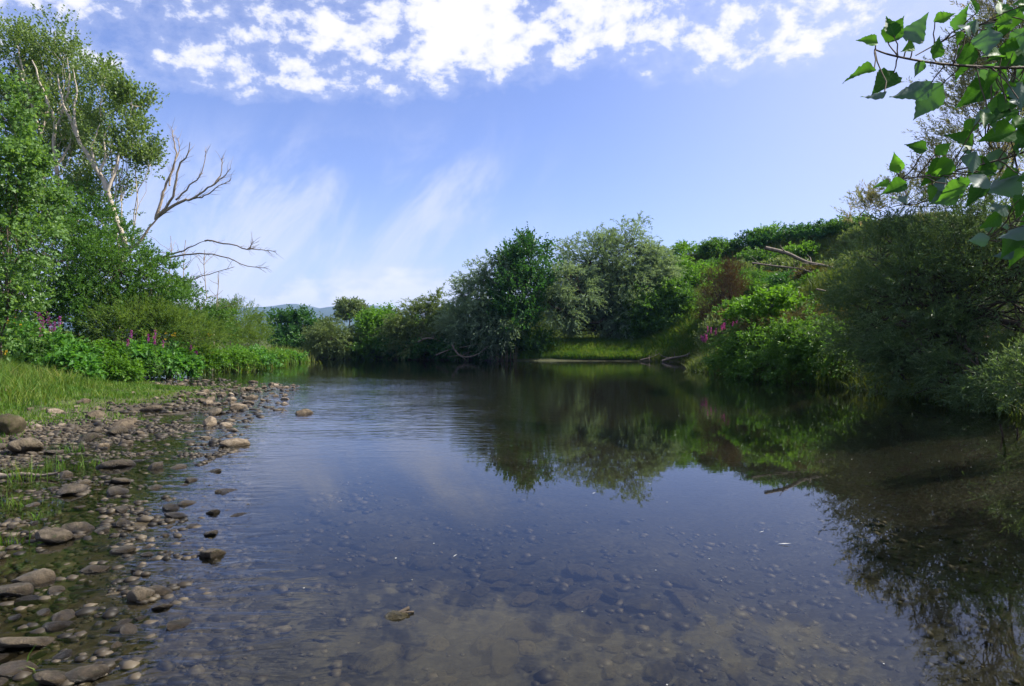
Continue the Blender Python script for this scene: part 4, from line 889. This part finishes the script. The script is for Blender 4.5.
cm = N(nt, 'ShaderNodeMix', data_type='RGBA'); L(geo.outputs['Backfacing'], cm.inputs[0]); L(upv.outputs[2], cm.inputs[6]); L(un.outputs[0], cm.inputs[7])
bs = N(nt, 'ShaderNodeBsdfPrincipled', ins={'Roughness': 0.5, 'Specular IOR Level': 0.15}); L(cm.outputs[2], bs.inputs['Base Color'])
bp = N(nt, 'ShaderNodeBump', ins={'Strength': 0.25, 'Distance': 0.003}); L(nz.outputs['Fac'], bp.inputs['Height']); L(bp.outputs[0], bs.inputs['Normal'])
tr = N(nt, 'ShaderNodeBsdfTranslucent'); tm_ = ramp(nt, [(0.0, (0.05, 0.18, 0.012)), (1.0, (0.20, 0.50, 0.03))]); L(at.outputs['Fac'], tm_.inputs[0]); L(tm_.outputs[0], tr.inputs['Color'])
mx = N(nt, 'ShaderNodeMixShader', ins={0: 0.45}); L(bs.outputs[0], mx.inputs[1]); L(tr.outputs[0], mx.inputs[2]); L(mx.outputs[0], out.inputs[0])
M['near_leaf'] = m
# (px, py, length px, pointing angle in degrees (0 = right, 90 = up), under-side shown?, tint, tilt of the blade away from the viewer)
NL = [(876, 44, 26, 165, 0, .95, .3), (873, 72, 30, 178, 0, .7, 1.2), (893, 74, 44, 222, 0, .25, .4), (884, 92, 26, 200, 1, .3, .7), (887, 42, 34, 60, 0, .35, .4), (893, 36, 30, 100, 0, .3, .5),
      (908, 40, 40, 50, 1, .4, .4), (934, 22, 26, 20, 0, .9, .3), (912, 46, 22, 210, 0, .95, .5), (932, 58, 30, 70, 0, .3, .3), (922, 62, 18, 250, 1, .3, .8), (930, 84, 46, 205, 1, .35, .7),
      (940, 86, 52, 232, 1, .5, .5), (968, 46, 46, 255, 0, .2, .3), (986, 30, 40, 260, 1, .4, .5), (1000, 66, 50, 240, 1, .6, .5), (988, 86, 46, 215, 0, .2, .4), (1006, 98, 34, 240, 0, .5, .5),
      (1016, 14, 44, 230, 0, .5, .4), (1002, 20, 36, 80, 0, .6, .4), (1016, 50, 44, 200, 0, .3, .3), (1020, 84, 40, 260, 1, .5, .4), (956, 30, 26, 80, 1, .3, .9), (975, 14, 24, 120, 0, .6, .5),
      (897, 172, 26, 105, 0, .8, .3), (890, 186, 20, 175, 0, .9, .6), (905, 184, 30, 205, 0, .5, .5), (906, 196, 26, 190, 1, .5, .7), (925, 150, 26, 160, 0, .3, .3), (944, 162, 42, 230, 0, .25, .2),
      (970, 146, 40, 160, 0, .3, .2), (936, 154, 22, 40, 0, .8, .5), (944, 178, 30, 265, 1, .35, .6), (957, 190, 36, 210, 1, .5, .6), (932, 186, 24, 255, 0, .8, .5), (984, 176, 34, 220, 1, .55, .7),
      (1012, 132, 46, 195, 0, .6, .2), (1000, 150, 34, 250, 1, .5, .4), (982, 158, 36, 240, 0, .3, .3), (986, 186, 34, 230, 0, .3, .5), (1018, 176, 46, 215, 1, .6, .5), (1006, 206, 32, 200, 1, .55, .6),
      (988, 238, 24, 190, 1, .8, .5), (1024, 226, 34, 215, 1, .5, .5), (1016, 246, 30, 250, 0, .95, .3), (1022, 196, 30, 250, 0, .4, .5), (972, 120, 24, 250, 0, .8, .5), (1010, 112, 32, 200, 0, .25, .5),
      (994, 112, 26, 280, 1, .4, .6), (1030, 30, 46, 250, 1, .5, .5), (1034, 130, 50, 220, 0, .4, .4), (1040, 70, 46, 210, 0, .5, .4), (1046, 170, 46, 230, 1, .5, .5), (1050, 110, 46, 260, 0, .4, .4)]
_r = np.random.default_rng(31)
for _k in range(70):
    _x = _r.uniform(945, 1045); _y = _r.uniform(5, 255)
    if _x < 985 and 60 < _y < 110: continue
    if _x < 1024 - 0.30 * (255 - _y) * (_y > 120) * 0 and _y > 200 and _x < 985: continue
    NL.append((_x, _y, _r.uniform(16, 32), _r.uniform(170, 290), int(_r.random() < 0.28), _r.uniform(0.1, 1.0), _r.uniform(0.2, 1.0)))
D0 = 1.55
trunk_base = np.array([5.6, 0.6, gz(5.6, 0.6)])
root = thing('poplar_tree', 'poplar whose leafy bough hangs in close at the upper right', 'tree', trunk_base, 'poplars with large pale-backed leaves')
rng = np.random.default_rng(9)
twigs = [([(1090, 62), (1024, 68), (975, 67), (930, 63), (892, 56), (874, 50)], 0.0042, 1.55), ([(1100, 120), (1024, 152), (975, 166), (930, 175), (896, 180)], 0.0036, 1.6), ([(1080, -10), (1024, 10), (980, 25), (945, 40), (915, 56)], 0.0035, 1.65),
         ([(1090, 190), (1040, 205), (1005, 228), (985, 240)], 0.003, 1.6)]
tb = Tubes(); ends = []; nodes = []
for pts, r_, d in twigs:
    p = catmull(np.array([P(x, y, d + 0.25 * (x - 900) / 200) for x, y in pts]), 6); tb.add(p - trunk_base, np.linspace(r_, r_ * 0.4, len(p)), 6); ends.append((p[0], r_)); nodes.append(p)
allnodes = np.concatenate(nodes)
limb_end = np.array([2.9, 1.9, 2.75])
runs = []
for e, r_ in ends:
    rp = catmull(wobble(limb_end, e, rng, 8, 0.03), 3); runs.append(rp); tb.add(rp - trunk_base, np.linspace(0.011, r_, len(rp)), 6)
lb = catmull(np.array([trunk_base + [0, 0, 3.2], [5.0, 0.9, 3.6], [4.0, 1.5, 3.2], limb_end]), 6); tb.add(lb - trunk_base, np.linspace(0.05, 0.012, len(lb)), 8)
tk = catmull(np.array([[0, 0, -0.3], [0.03, 0, 1.2], [-0.05, 0.02, 3.2], [0.1, -0.1, 5.5], [0.0, 0.0, 8.0]]), 5)
t2 = Tubes(); t2.add(tk, np.linspace(0.17, 0.05, len(tk)), 10); obj('trunk', t2.build('trunk'), M['bark_pale'], root)
LV, LF, LT, LR, LA, n0 = [], [], [], [], [], 0
pet = []
for (px, py, lp, ang, under, tint, tilt) in NL:
    d = D0 + 0.25 * (px - 900) / 200 + rng.normal(0, 0.05); ll = lp / F * d * (0.72 + 0.2 * tilt)
    v, f = near_leaf(rng, ll, ll * rng.uniform(0.62, 0.82), rng.uniform(0.25, 0.75), rng.uniform(-0.05, 0.3))
    a = R(ang); ax = np.array([math.cos(a), 0, math.sin(a)])            # leaf axis in the picture plane
    ax = unit(ax * math.cos(tilt * 0.5) + np.array([0, rng.choice([-1, 1]) * math.sin(tilt * 0.5), 0]))
    nv = np.array([0, -1.0, 0.0]) * (-1 if under else 1) + rng.normal(0, 0.25, 3) + (np.array([0, 0, 1.0]) * tilt * (1 - 2 * under))
    xv = unit(np.cross(ax, nv)); zv = np.cross(xv, ax)
    c = P(px, py, d)
    w_ = c + v[:, :1] * xv + v[:, 1:2] * ax + v[:, 2:] * zv
    LV.append(w_); LF.append(f + n0); LT.append(np.full(len(f), tint)); n0 += len(v)
    LR.append(np.tile(np.abs([-1, -0.5, 0, 0.5, 1]), len(v) // 5)); LA.append(np.repeat(np.linspace(0, 1, len(v) // 5), 5))
    q_ = allnodes[np.argmin(np.linalg.norm(allnodes - c, axis=1))]
    pet.append((q_, c))
# the rest of this bough and the crown above, out of the picture
paths = [lb] + runs
for k in range(640):
    pth = paths[int(rng.integers(len(paths)))]; q_ = pth[int(rng.integers(len(pth) // 4 if pth is lb else 1, len(pth)))]
    c = q_ + rng.normal(0, 0.11, 3) + np.array([0, 0, -0.03])
    if c[0] < 0.86 * c[1] + 0.08 and c[2] < CAMH + 0.56 * c[1] + 0.05: continue      # the picture's own leaves are the ones listed above
    ll = rng.uniform(0.06, 0.10); v, f = near_leaf(rng, ll, ll * 0.82, rng.uniform(0.2, 0.6), 0.15)
    ax = unit(rng.normal(0, 1, 3) + [-0.5, 0, -0.4]); xv = unit(np.cross(ax, rng.normal(0, 1, 3) + [0, 0, 1.0])); zv = np.cross(xv, ax)
    LV.append(c + v[:, :1] * xv + v[:, 1:2] * ax + v[:, 2:] * zv); LF.append(f + n0); LT.append(np.full(len(f), rng.random())); n0 += len(v); LR.append(np.tile(np.abs([-1, -0.5, 0, 0.5, 1]), len(v) // 5)); LA.append(np.repeat(np.linspace(0, 1, len(v) // 5), 5))
    pet.append((q_, c))
for a_, b_ in pet: tb.add(wobble(a_, b_, rng, 5, 0.05) - trunk_base, np.linspace(0.0017, 0.0012, 5), 4)
obj('bough', tb.build('bough'), M['bark'], root)
me = mesh_np('leaves', np.concatenate(LV) - trunk_base, np.concatenate(LF), np.concatenate(LT), True)
a_ = me.attributes.new('rib', 'FLOAT', 'POINT'); a_.data.foreach_set('value', np.concatenate(LR).astype(np.float32))
a_ = me.attributes.new('along', 'FLOAT', 'POINT'); a_.data.foreach_set('value', np.concatenate(LA).astype(np.float32))
obj('leaves', me, M['near_leaf'], root)

# ------------------------------------------------------------------ stones
import bmesh
def stone_mesh(seed, flat=0.6, lump=0.28, sub=4, ang=0.3):
    bm = bmesh.new(); bmesh.ops.create_icosphere(bm, subdivisions=sub, radius=1.0)
    rng = np.random.default_rng(seed); V = np.array([v.co[:] for v in bm.verts])
    for k in range(10):                                      # knock off flats
        n = unit(rng.normal(0, 1, 3)); h = rng.uniform(0.5, 0.9); dd = V @ n
        V -= np.maximum(dd - h, 0)[:, None] * n * rng.uniform(0.6, 0.9)
    ph = rng.uniform(0, 50, 3)
    nn = fbm(V[:, 0] * 1.5 + ph[0] + V[:, 2] * 0.9, V[:, 1] * 1.5 + ph[1] - V[:, 2] * 0.7, seed, 4)
    n2_ = fbm(V[:, 0] * 5 + ph[1] + V[:, 2] * 3.1, V[:, 1] * 5 + ph[2] - V[:, 2] * 2.7, seed + 5, 4)
    V *= (1 + lump * 0.6 * nn + 0.05 * n2_)[:, None]
    V *= np.array([rng.uniform(0.95, 1.5), rng.uniform(0.7, 0.95), flat * rng.uniform(0.8, 1.2)])
    for v, c in zip(bm.verts, V): v.co = c
    me = bpy.data.meshes.new('stone'); bm.to_mesh(me); bm.free()
    me.polygons.foreach_set('use_smooth', np.ones(len(me.polygons), bool)); me.update()
    return me
def variants(mat, n, seed, **k):
    out_ = []
    for i in range(n):
        me = stone_mesh(seed + i, **k); me.materials.append(M[mat]); out_.append(me)
    return out_
VD = variants('stone_dry', 8, 10, flat=0.6); VW = variants('stone_wet', 9, 30, flat=0.5); VM = variants('stone_moss', 4, 50, flat=0.65); VB = variants('stone_bed', 8, 70, flat=0.38)
placed = []
def put_stone(me, x, y, r, label, group, rng, sink=0.34, rz=None, tilt=0.2, zscale=1.0, z=None, name='stone'):
    o = bpy.data.objects.new(name, me); C.objects.link(o)
    zz_ = gz(x, y) if z is None else z
    o.location = (x, y, zz_ + r * 0.5 * zscale * (1 - sink * 2)); o.scale = (r, r, r * zscale)
    o.rotation_euler = (rng.normal(0, tilt), rng.normal(0, tilt), rng.uniform(0, 6.28) if rz is None else rz)
    tag(o, label, 'pebble' if 'pebble' in name else 'stone', group); placed.append((x, y, r)); return o
rng = np.random.default_rng(123)
def ground_d(py): return CAMH * F / (py - HOR)
SP = [(305, 411, 18, 'd', 'lone round stone standing out in the open water', 1.3, 0), (52, 536, 34, 'w', 'large tilted stone, biggest one at the water edge near the lower left', 1.1, 0.5), (34, 573, 46, 'w', 'long pale stone second from the bottom left edge', 0.9, 0.2), (16, 588, 34, 'w', 'stone touching the long pale stone at the left edge', 1.0, 0.2),
      (10, 434, 28, 'm', 'mossy rough boulder cut by the left edge', 1.5, 0), (28, 446, 32, 'w', 'rounded brown boulder beside the mossy one', 1.2, 0), (86, 438, 24, 'w', 'brown block standing in the shallow channel', 1.1, 0), (118, 431, 20, 'w', 'dark wet block right of the brown channel block', 1.2, 0),
      (185, 618, 34, 'w', 'flat wedge-shaped stone half under water off the shore', 0.5, 1.0), (140, 594, 28, 'w', 'dark wet lump by the flat wedge-shaped stone', 1.2, 0), (165, 600, 26, 'w', 'low stone between the wet lump and the open water', 0.6, 0), (200, 592, 22, 'w', 'small flat stone furthest out from the shore', 0.5, 0),
      (230, 567, 17, 'w', 'small dark stone alone in the water beyond the shore', 0.8, 0.3), (30, 638, 42, 'w', 'pale flat stone at the lower left', 0.7, 0.3), (82, 672, 34, 'w', 'round dark stone at the bottom edge', 1.2, 0), (52, 676, 38, 'w', 'long stone at the bottom edge beside the round dark one', 0.9, 0.7), (14, 664, 40, 'w', 'broken wet stone in the bottom left corner', 0.9, 0.2),
      (235, 408, 14, 'd', 'pale rounded stone at the outer end of the riffle stones', 1.2, 0), (215, 411, 18, 'w', 'dark low stone beside the pale rounded one', 0.9, 0), (170, 505, 22, 'w', 'dark rounded stone at the water edge, left of its pair', 1.2, 0), (186, 500, 22, 'w', 'dark stone nearest the open water in the pair', 1.0, 0), (174, 513, 24, 'w', 'flat dark stone in front of the dark pair', 0.6, 0),
      (118, 462, 26, 'w', 'squarish wet stone in the middle of the shallows', 1.1, 0), (155, 465, 20, 'w', 'wet stone right of the squarish one', 1.0, 0), (72, 488, 30, 'w', 'broad wet stone in the shallows', 0.8, 0), (97, 430, 14, 'w', 'small pointed wet stone behind the brown block', 1.2, 0), (55, 450, 20, 'w', 'flat brown stone in front of the rounded boulder', 0.7, 0), (8, 402, 18, 'd', 'pale stone at the left edge of the grass', 1.1, 0)]
for px, py, wpx, kind, lab, zs, rz in SP:
    d = ground_d(py + wpx * 0.16); x = X_(px, d); r = wpx / F * d * 0.5
    V_ = {'d': VD, 'w': VW, 'm': VM}[kind]
    put_stone(V_[int(rng.integers(len(V_)))], x, d, r, lab, None, rng, 0.2, rz if rz else None, 0.15, zs)
def free(x, y, r, f=0.75): return all((x - a) ** 2 + (y - b) ** 2 > ((r + c) * f) ** 2 for a, b, c in placed)
def scatter(n, gen, V_, label, group, f=0.75, **k):
    c = 0; tries = 0
    while c < n and tries < n * 60:
        tries += 1; g_ = gen()
        if g_ is None: continue
        x, y, r = g_
        if not free(x, y, r, f): continue
        put_stone(V_[int(rng.integers(len(V_)))], x, y, r, label, group, rng, **k); c += 1
def zone(px0, px1, py0, py1, s0, s1, r0, r1, pw=2.0):
    def g_():
        px = rng.uniform(px0, px1); py = rng.uniform(py0, py1); d = ground_d(py); x = X_(px, d); s = float(shore(x, d)[0][0])
        if not (s0 < s < s1): return None
        return x, d, r0 + (r1 - r0) * rng.random() ** pw
    return g_
scatter(95, zone(60, 305, 379, 405, -0.3, 2.9, 0.06, 0.17, 1.8), VD, 'pale dry cobble packed along the gravel spit', 'dry cobbles of the gravel spit', 0.6)
scatter(40, zone(0, 240, 396, 450, 0.0, 4.8, 0.06, 0.20, 1.8), VD, 'brown cobble in the belt below the grass strip', 'cobbles below the grass strip', 0.65)
scatter(98, zone(-10, 275, 405, 560, -0.5, 3.6, 0.04, 0.14, 1.8), VW, 'wet brown cobble lying in the shallow riffle', 'wet cobbles of the riffle', 0.65, zscale=0.9)
scatter(42, zone(-10, 190, 540, 690, -0.4, 2.6, 0.03, 0.095, 1.8), VW, 'wet cobble in the shallow margin close to the camera', 'wet cobbles of the near margin', 0.65, zscale=0.8)
scatter(75, zone(380, 800, 520, 740, -9, -1.1, 0.05, 0.15, 1.4), VB, 'olive flat stone lying under water on the river bed', 'stones on the river bed', 0.7, sink=0.3, tilt=0.08, name='submerged_stone')
scatter(70, zone(330, 820, 505, 720, -9, -1.0, 0.025, 0.06, 1.4), VB, 'small olive pebble lying under water on the river bed', 'pebbles on the river bed', 0.7, sink=0.25, tilt=0.08, name='submerged_pebble')
# small gravel: far too many to count
bmv = []; bmf = []; tt = []; n0 = 0
ico = bmesh.new(); bmesh.ops.create_icosphere(ico, subdivisions=1, radius=1.0); IV = np.array([v.co[:] for v in ico.verts]); IF = np.array([[v.index for v in f.verts] for f in ico.faces]); ico.free()
def pebble_field(n, xr, yr, cond, r0, r1, seed):
    rg = np.random.default_rng(seed); x = rg.uniform(*xr, n); y = rg.uniform(*yr, n); s, dl, dr = shore(x, y); k = cond(x, y, s, dl, dr); x, y = x[k], y[k]; z = ground_z(x, y); n = len(x)
    r = r0 + (r1 - r0) * rg.random(n) ** 2.5; a = rg.random(n) * 6.28; sc_ = np.stack([r * rg.uniform(0.9, 1.5, n), r, r * rg.uniform(0.35, 0.7, n)], 1)
    V_ = IV[None] * (1 + rg.normal(0, 0.12, (n, len(IV), 1))) * sc_[:, None]
    ca_, sa_ = np.cos(a)[:, None], np.sin(a)[:, None]
    V_ = np.stack([V_[..., 0] * ca_ - V_[..., 1] * sa_, V_[..., 0] * sa_ + V_[..., 1] * ca_, V_[..., 2]], -1) + np.stack([x, y, z + r * 0.15], 1)[:, None]
    Fq = IF[None] + (np.arange(n) * len(IV))[:, None, None]
    return V_.reshape(-1, 3), Fq.reshape(-1, 3), np.repeat(rg.random(n), len(IF))
m, nt, out = newmat('pebbles'); L = nt.links.new
at = N(nt, 'ShaderNodeAttribute', attribute_name='tint'); geo = N(nt, 'ShaderNodeNewGeometry'); sp_ = N(nt, 'ShaderNodeSeparateXYZ'); L(geo.outputs['Position'], sp_.inputs[0])
nz = N(nt, 'ShaderNodeTexNoise', ins={'Scale': 25.0, 'Detail': 5.0}); L(geo.outputs['Position'], nz.inputs['Vector'])
av = N(nt, 'ShaderNodeMath', operation='MULTIPLY_ADD', ins={1: 0.35, 2: -0.17}); L(nz.outputs['Fac'], av.inputs[0]); sm_ = N(nt, 'ShaderNodeMath', operation='ADD'); L(at.outputs['Fac'], sm_.inputs[0]); L(av.outputs[0], sm_.inputs[1])
rd = ramp(nt, [(0.1, (0.045, 0.034, 0.022)), (0.55, (0.12, 0.093, 0.062)), (0.95, (0.27, 0.215, 0.155))]); L(sm_.outputs[0], rd.inputs[0])
rw = ramp(nt, [(0.1, (0.012, 0.010, 0.006)), (0.55, (0.036, 0.028, 0.017)), (0.95, (0.10, 0.08, 0.052))]); L(sm_.outputs[0], rw.inputs[0])
wz = N(nt, 'ShaderNodeMapRange', ins={'From Min': 0.07, 'From Max': 0.16}); L(sp_.outputs['Z'], wz.inputs['Value'])
cm = N(nt, 'ShaderNodeMix', data_type='RGBA'); L(wz.outputs[0], cm.inputs[0]); L(rw.outputs[0], cm.inputs[6]); L(rd.outputs[0], cm.inputs[7])
bs = N(nt, 'ShaderNodeBsdfPrincipled', ins={'Roughness': 0.6, 'Specular IOR Level': 0.35}); L(cm.outputs[2], bs.inputs['Base Color']); L(bs.outputs[0], out.inputs[0])
pf = [pebble_field(26000, (-9, -1), (2.2, 13), lambda x, y, s, dl, dr: (dl < dr) & (s > -0.45) & (s < 4.5), 0.010, 0.05, 1),
      pebble_field(3000, (-2.2, 5.0), (2.2, 9), lambda x, y, s, dl, dr: (s < -0.45) & (np.random.default_rng(8).random(len(x)) < smooth(-0.35, 0.5, fbm(x * 0.45 + 3, y * 0.45, 55, 4) + 0.25)), 0.014, 0.065, 3),
      pebble_field(7000, (-18, -3), (10, 28), lambda x, y, s, dl, dr: (dl < dr) & (s > -0.5) & (s < np.interp(y, [14, 22], [4.2, 2.6])), 0.025, 0.09, 2),
      ]
VV = []; FF = []; TT = []; n0 = 0
for V_, f_, t_ in pf: VV.append(V_); FF.append(f_ + n0); TT.append(t_); n0 += len(V_)
o = obj('gravel', mesh_np('gravel', np.concatenate(VV), np.concatenate(FF), np.concatenate(TT), True), m); tag(o, 'small gravel and pebbles between the larger stones of the shore', 'gravel', kind='stuff')
# sedge tufts among the stones
for i, (px, py, h, n, lab) in enumerate([(18, 480, 0.32, 60, 'sparse grass tuft beside the crooked driftwood stick'), (52, 470, 0.26, 50, 'grass tuft in front of the rounded boulder'), (92, 466, 0.2, 30, 'small grass tuft by the squarish wet stone'), (38, 520, 0.16, 16, 'few grass blades behind the large tilted stone'),
                                         (30, 668, 0.16, 5, 'single bent grass blade at the bottom left'), (14, 506, 0.22, 30, 'grass tuft at the left edge of the shallows'), (70, 452, 0.24, 36, 'grass tuft between boulder and brown block'), (4, 545, 0.2, 20, 'grass blades at the left edge by the brown pool')]):
    d = ground_d(py); x = X_(px, d); rg = np.random.default_rng(600 + i); base = np.array([x, d, gz(x, d)])
    o = obj('grass_tuft', blade_mesh('grass_tuft', rg, rg.normal(0, 0.14 * min(1, n / 40), n), rg.normal(0, 0.10 * min(1, n / 40), n), np.full(n, -0.02), h, 0.008, 0.4), M['grass'], None, base); tag(o, lab, 'grass tuft', 'grass tufts among the stones')
# sticks
for i, (pts, py0, r, lab) in enumerate([([(-14, 476), (6, 469), (24, 472), (40, 467), (58, 470)], 474, 0.035, 'crooked driftwood stick lying among the stones on the left'),]):
    d = ground_d(478); pw = np.array([P(x, y, d) for x, y in pts]); pw[:, 2] = [gz(p[0], p[1]) + 0.06 for p in pw]; pw = catmull(pw, 5); base = pw[0].copy()
    tb = Tubes(); tb.add(pw - base, np.linspace(r, r * 0.4, len(pw)) * (1 + 0.25 * np.sin(np.arange(len(pw)) * 2.3)), 8); o = obj('driftwood_stick', tb.build('driftwood_stick'), M['deadwood_grey'], None, base); tag(o, lab, 'driftwood')
d = ground_d(616); x = X_(392, d); rg = np.random.default_rng(5)
put_stone(VB[2], x, d, 0.10, 'pale submerged stone under the floating bark', None, rg, 0.0, 0.5, 0.05, 1.0, z=-0.07, name='submerged_stone')
tb = Tubes(); tb.add(catmull(np.array([(0, 0, 0), (0.04, 0.015, 0.006), (0.09, 0.05, 0.018)]), 4), np.linspace(0.008, 0.012, 9), 6); tb.add(catmull(np.array([(0.03, 0.01, 0), (0.075, 0.02, 0.004), (0.12, 0.035, 0.0)]), 4), 0.007, 5)
o = obj('bark_piece', tb.build('bark_piece'), M['bark'], None, (x, d, 0.006)); tag(o, 'small broken piece of bark floating in the near water', 'bark')
for i, (px, py, l, rz, lab) in enumerate([(785, 545, 0.10, -0.2, 'narrow pale leaf floating on the right of the open water'), (594, 494, 0.06, 0.7, 'small white leaf floating below the reflected willow'), (762, 533, 0.05, 0.3, 'tiny pale leaf floating left of the narrow one'), (455, 557, 0.05, 1.0, 'tiny pale leaf floating in the middle of the near water')]):
    d = ground_d(py); V_ = np.array([(-l / 2, 0, 0), (0, l * 0.10, 0.004), (l / 2, 0, 0.008), (0, -l * 0.10, 0.004)]); 
    m2 = M.get('float') or leaf_mat('pale_floating_leaf', (0.35, 0.36, 0.33), (0.45, 0.45, 0.42), (0.6, 0.6, 0.55), 0.1); M['float'] = m2
    o = obj('floating_leaf', mesh_np('floating_leaf', V_, [(0, 1, 2, 3)], [0.5]), m2, None, (X_(px, d), d, 0.006)); o.rotation_euler = (0, 0, rz); tag(o, lab, 'leaf')
rg = np.random.default_rng(71); n = 170
fx = rg.uniform(-2.5, 9, n); fy = 2.6 + 16 * rg.random(n) ** 1.5; s_, a1, a2 = shore(fx, fy); k = s_ < -0.3; fx, fy = fx[k], fy[k]; n = len(fx)
r_ = rg.uniform(0.003, 0.010, n) * (0.7 + fy * 0.05); an = rg.random((n, 1)) * 6.28 + np.array([[0, 1.4, 3.2, 4.7]])
V_ = np.stack([fx[:, None] + np.cos(an) * r_[:, None] * np.array([1, 0.5, 1, 0.5]), fy[:, None] + np.sin(an) * r_[:, None], np.full((n, 4), 0.004)], -1).reshape(-1, 3)
o = obj('floating_debris', mesh_np('floating_debris', V_, np.arange(n * 4).reshape(n, 4), rg.random(n)), M['float']); tag(o, 'tiny pale specks of seed and debris floating on the river', 'debris', kind='stuff')
print('VERTS', sum(len(o.data.vertices) for o in bpy.data.objects if o.type == 'MESH'), 'OBJS', len(bpy.data.objects))
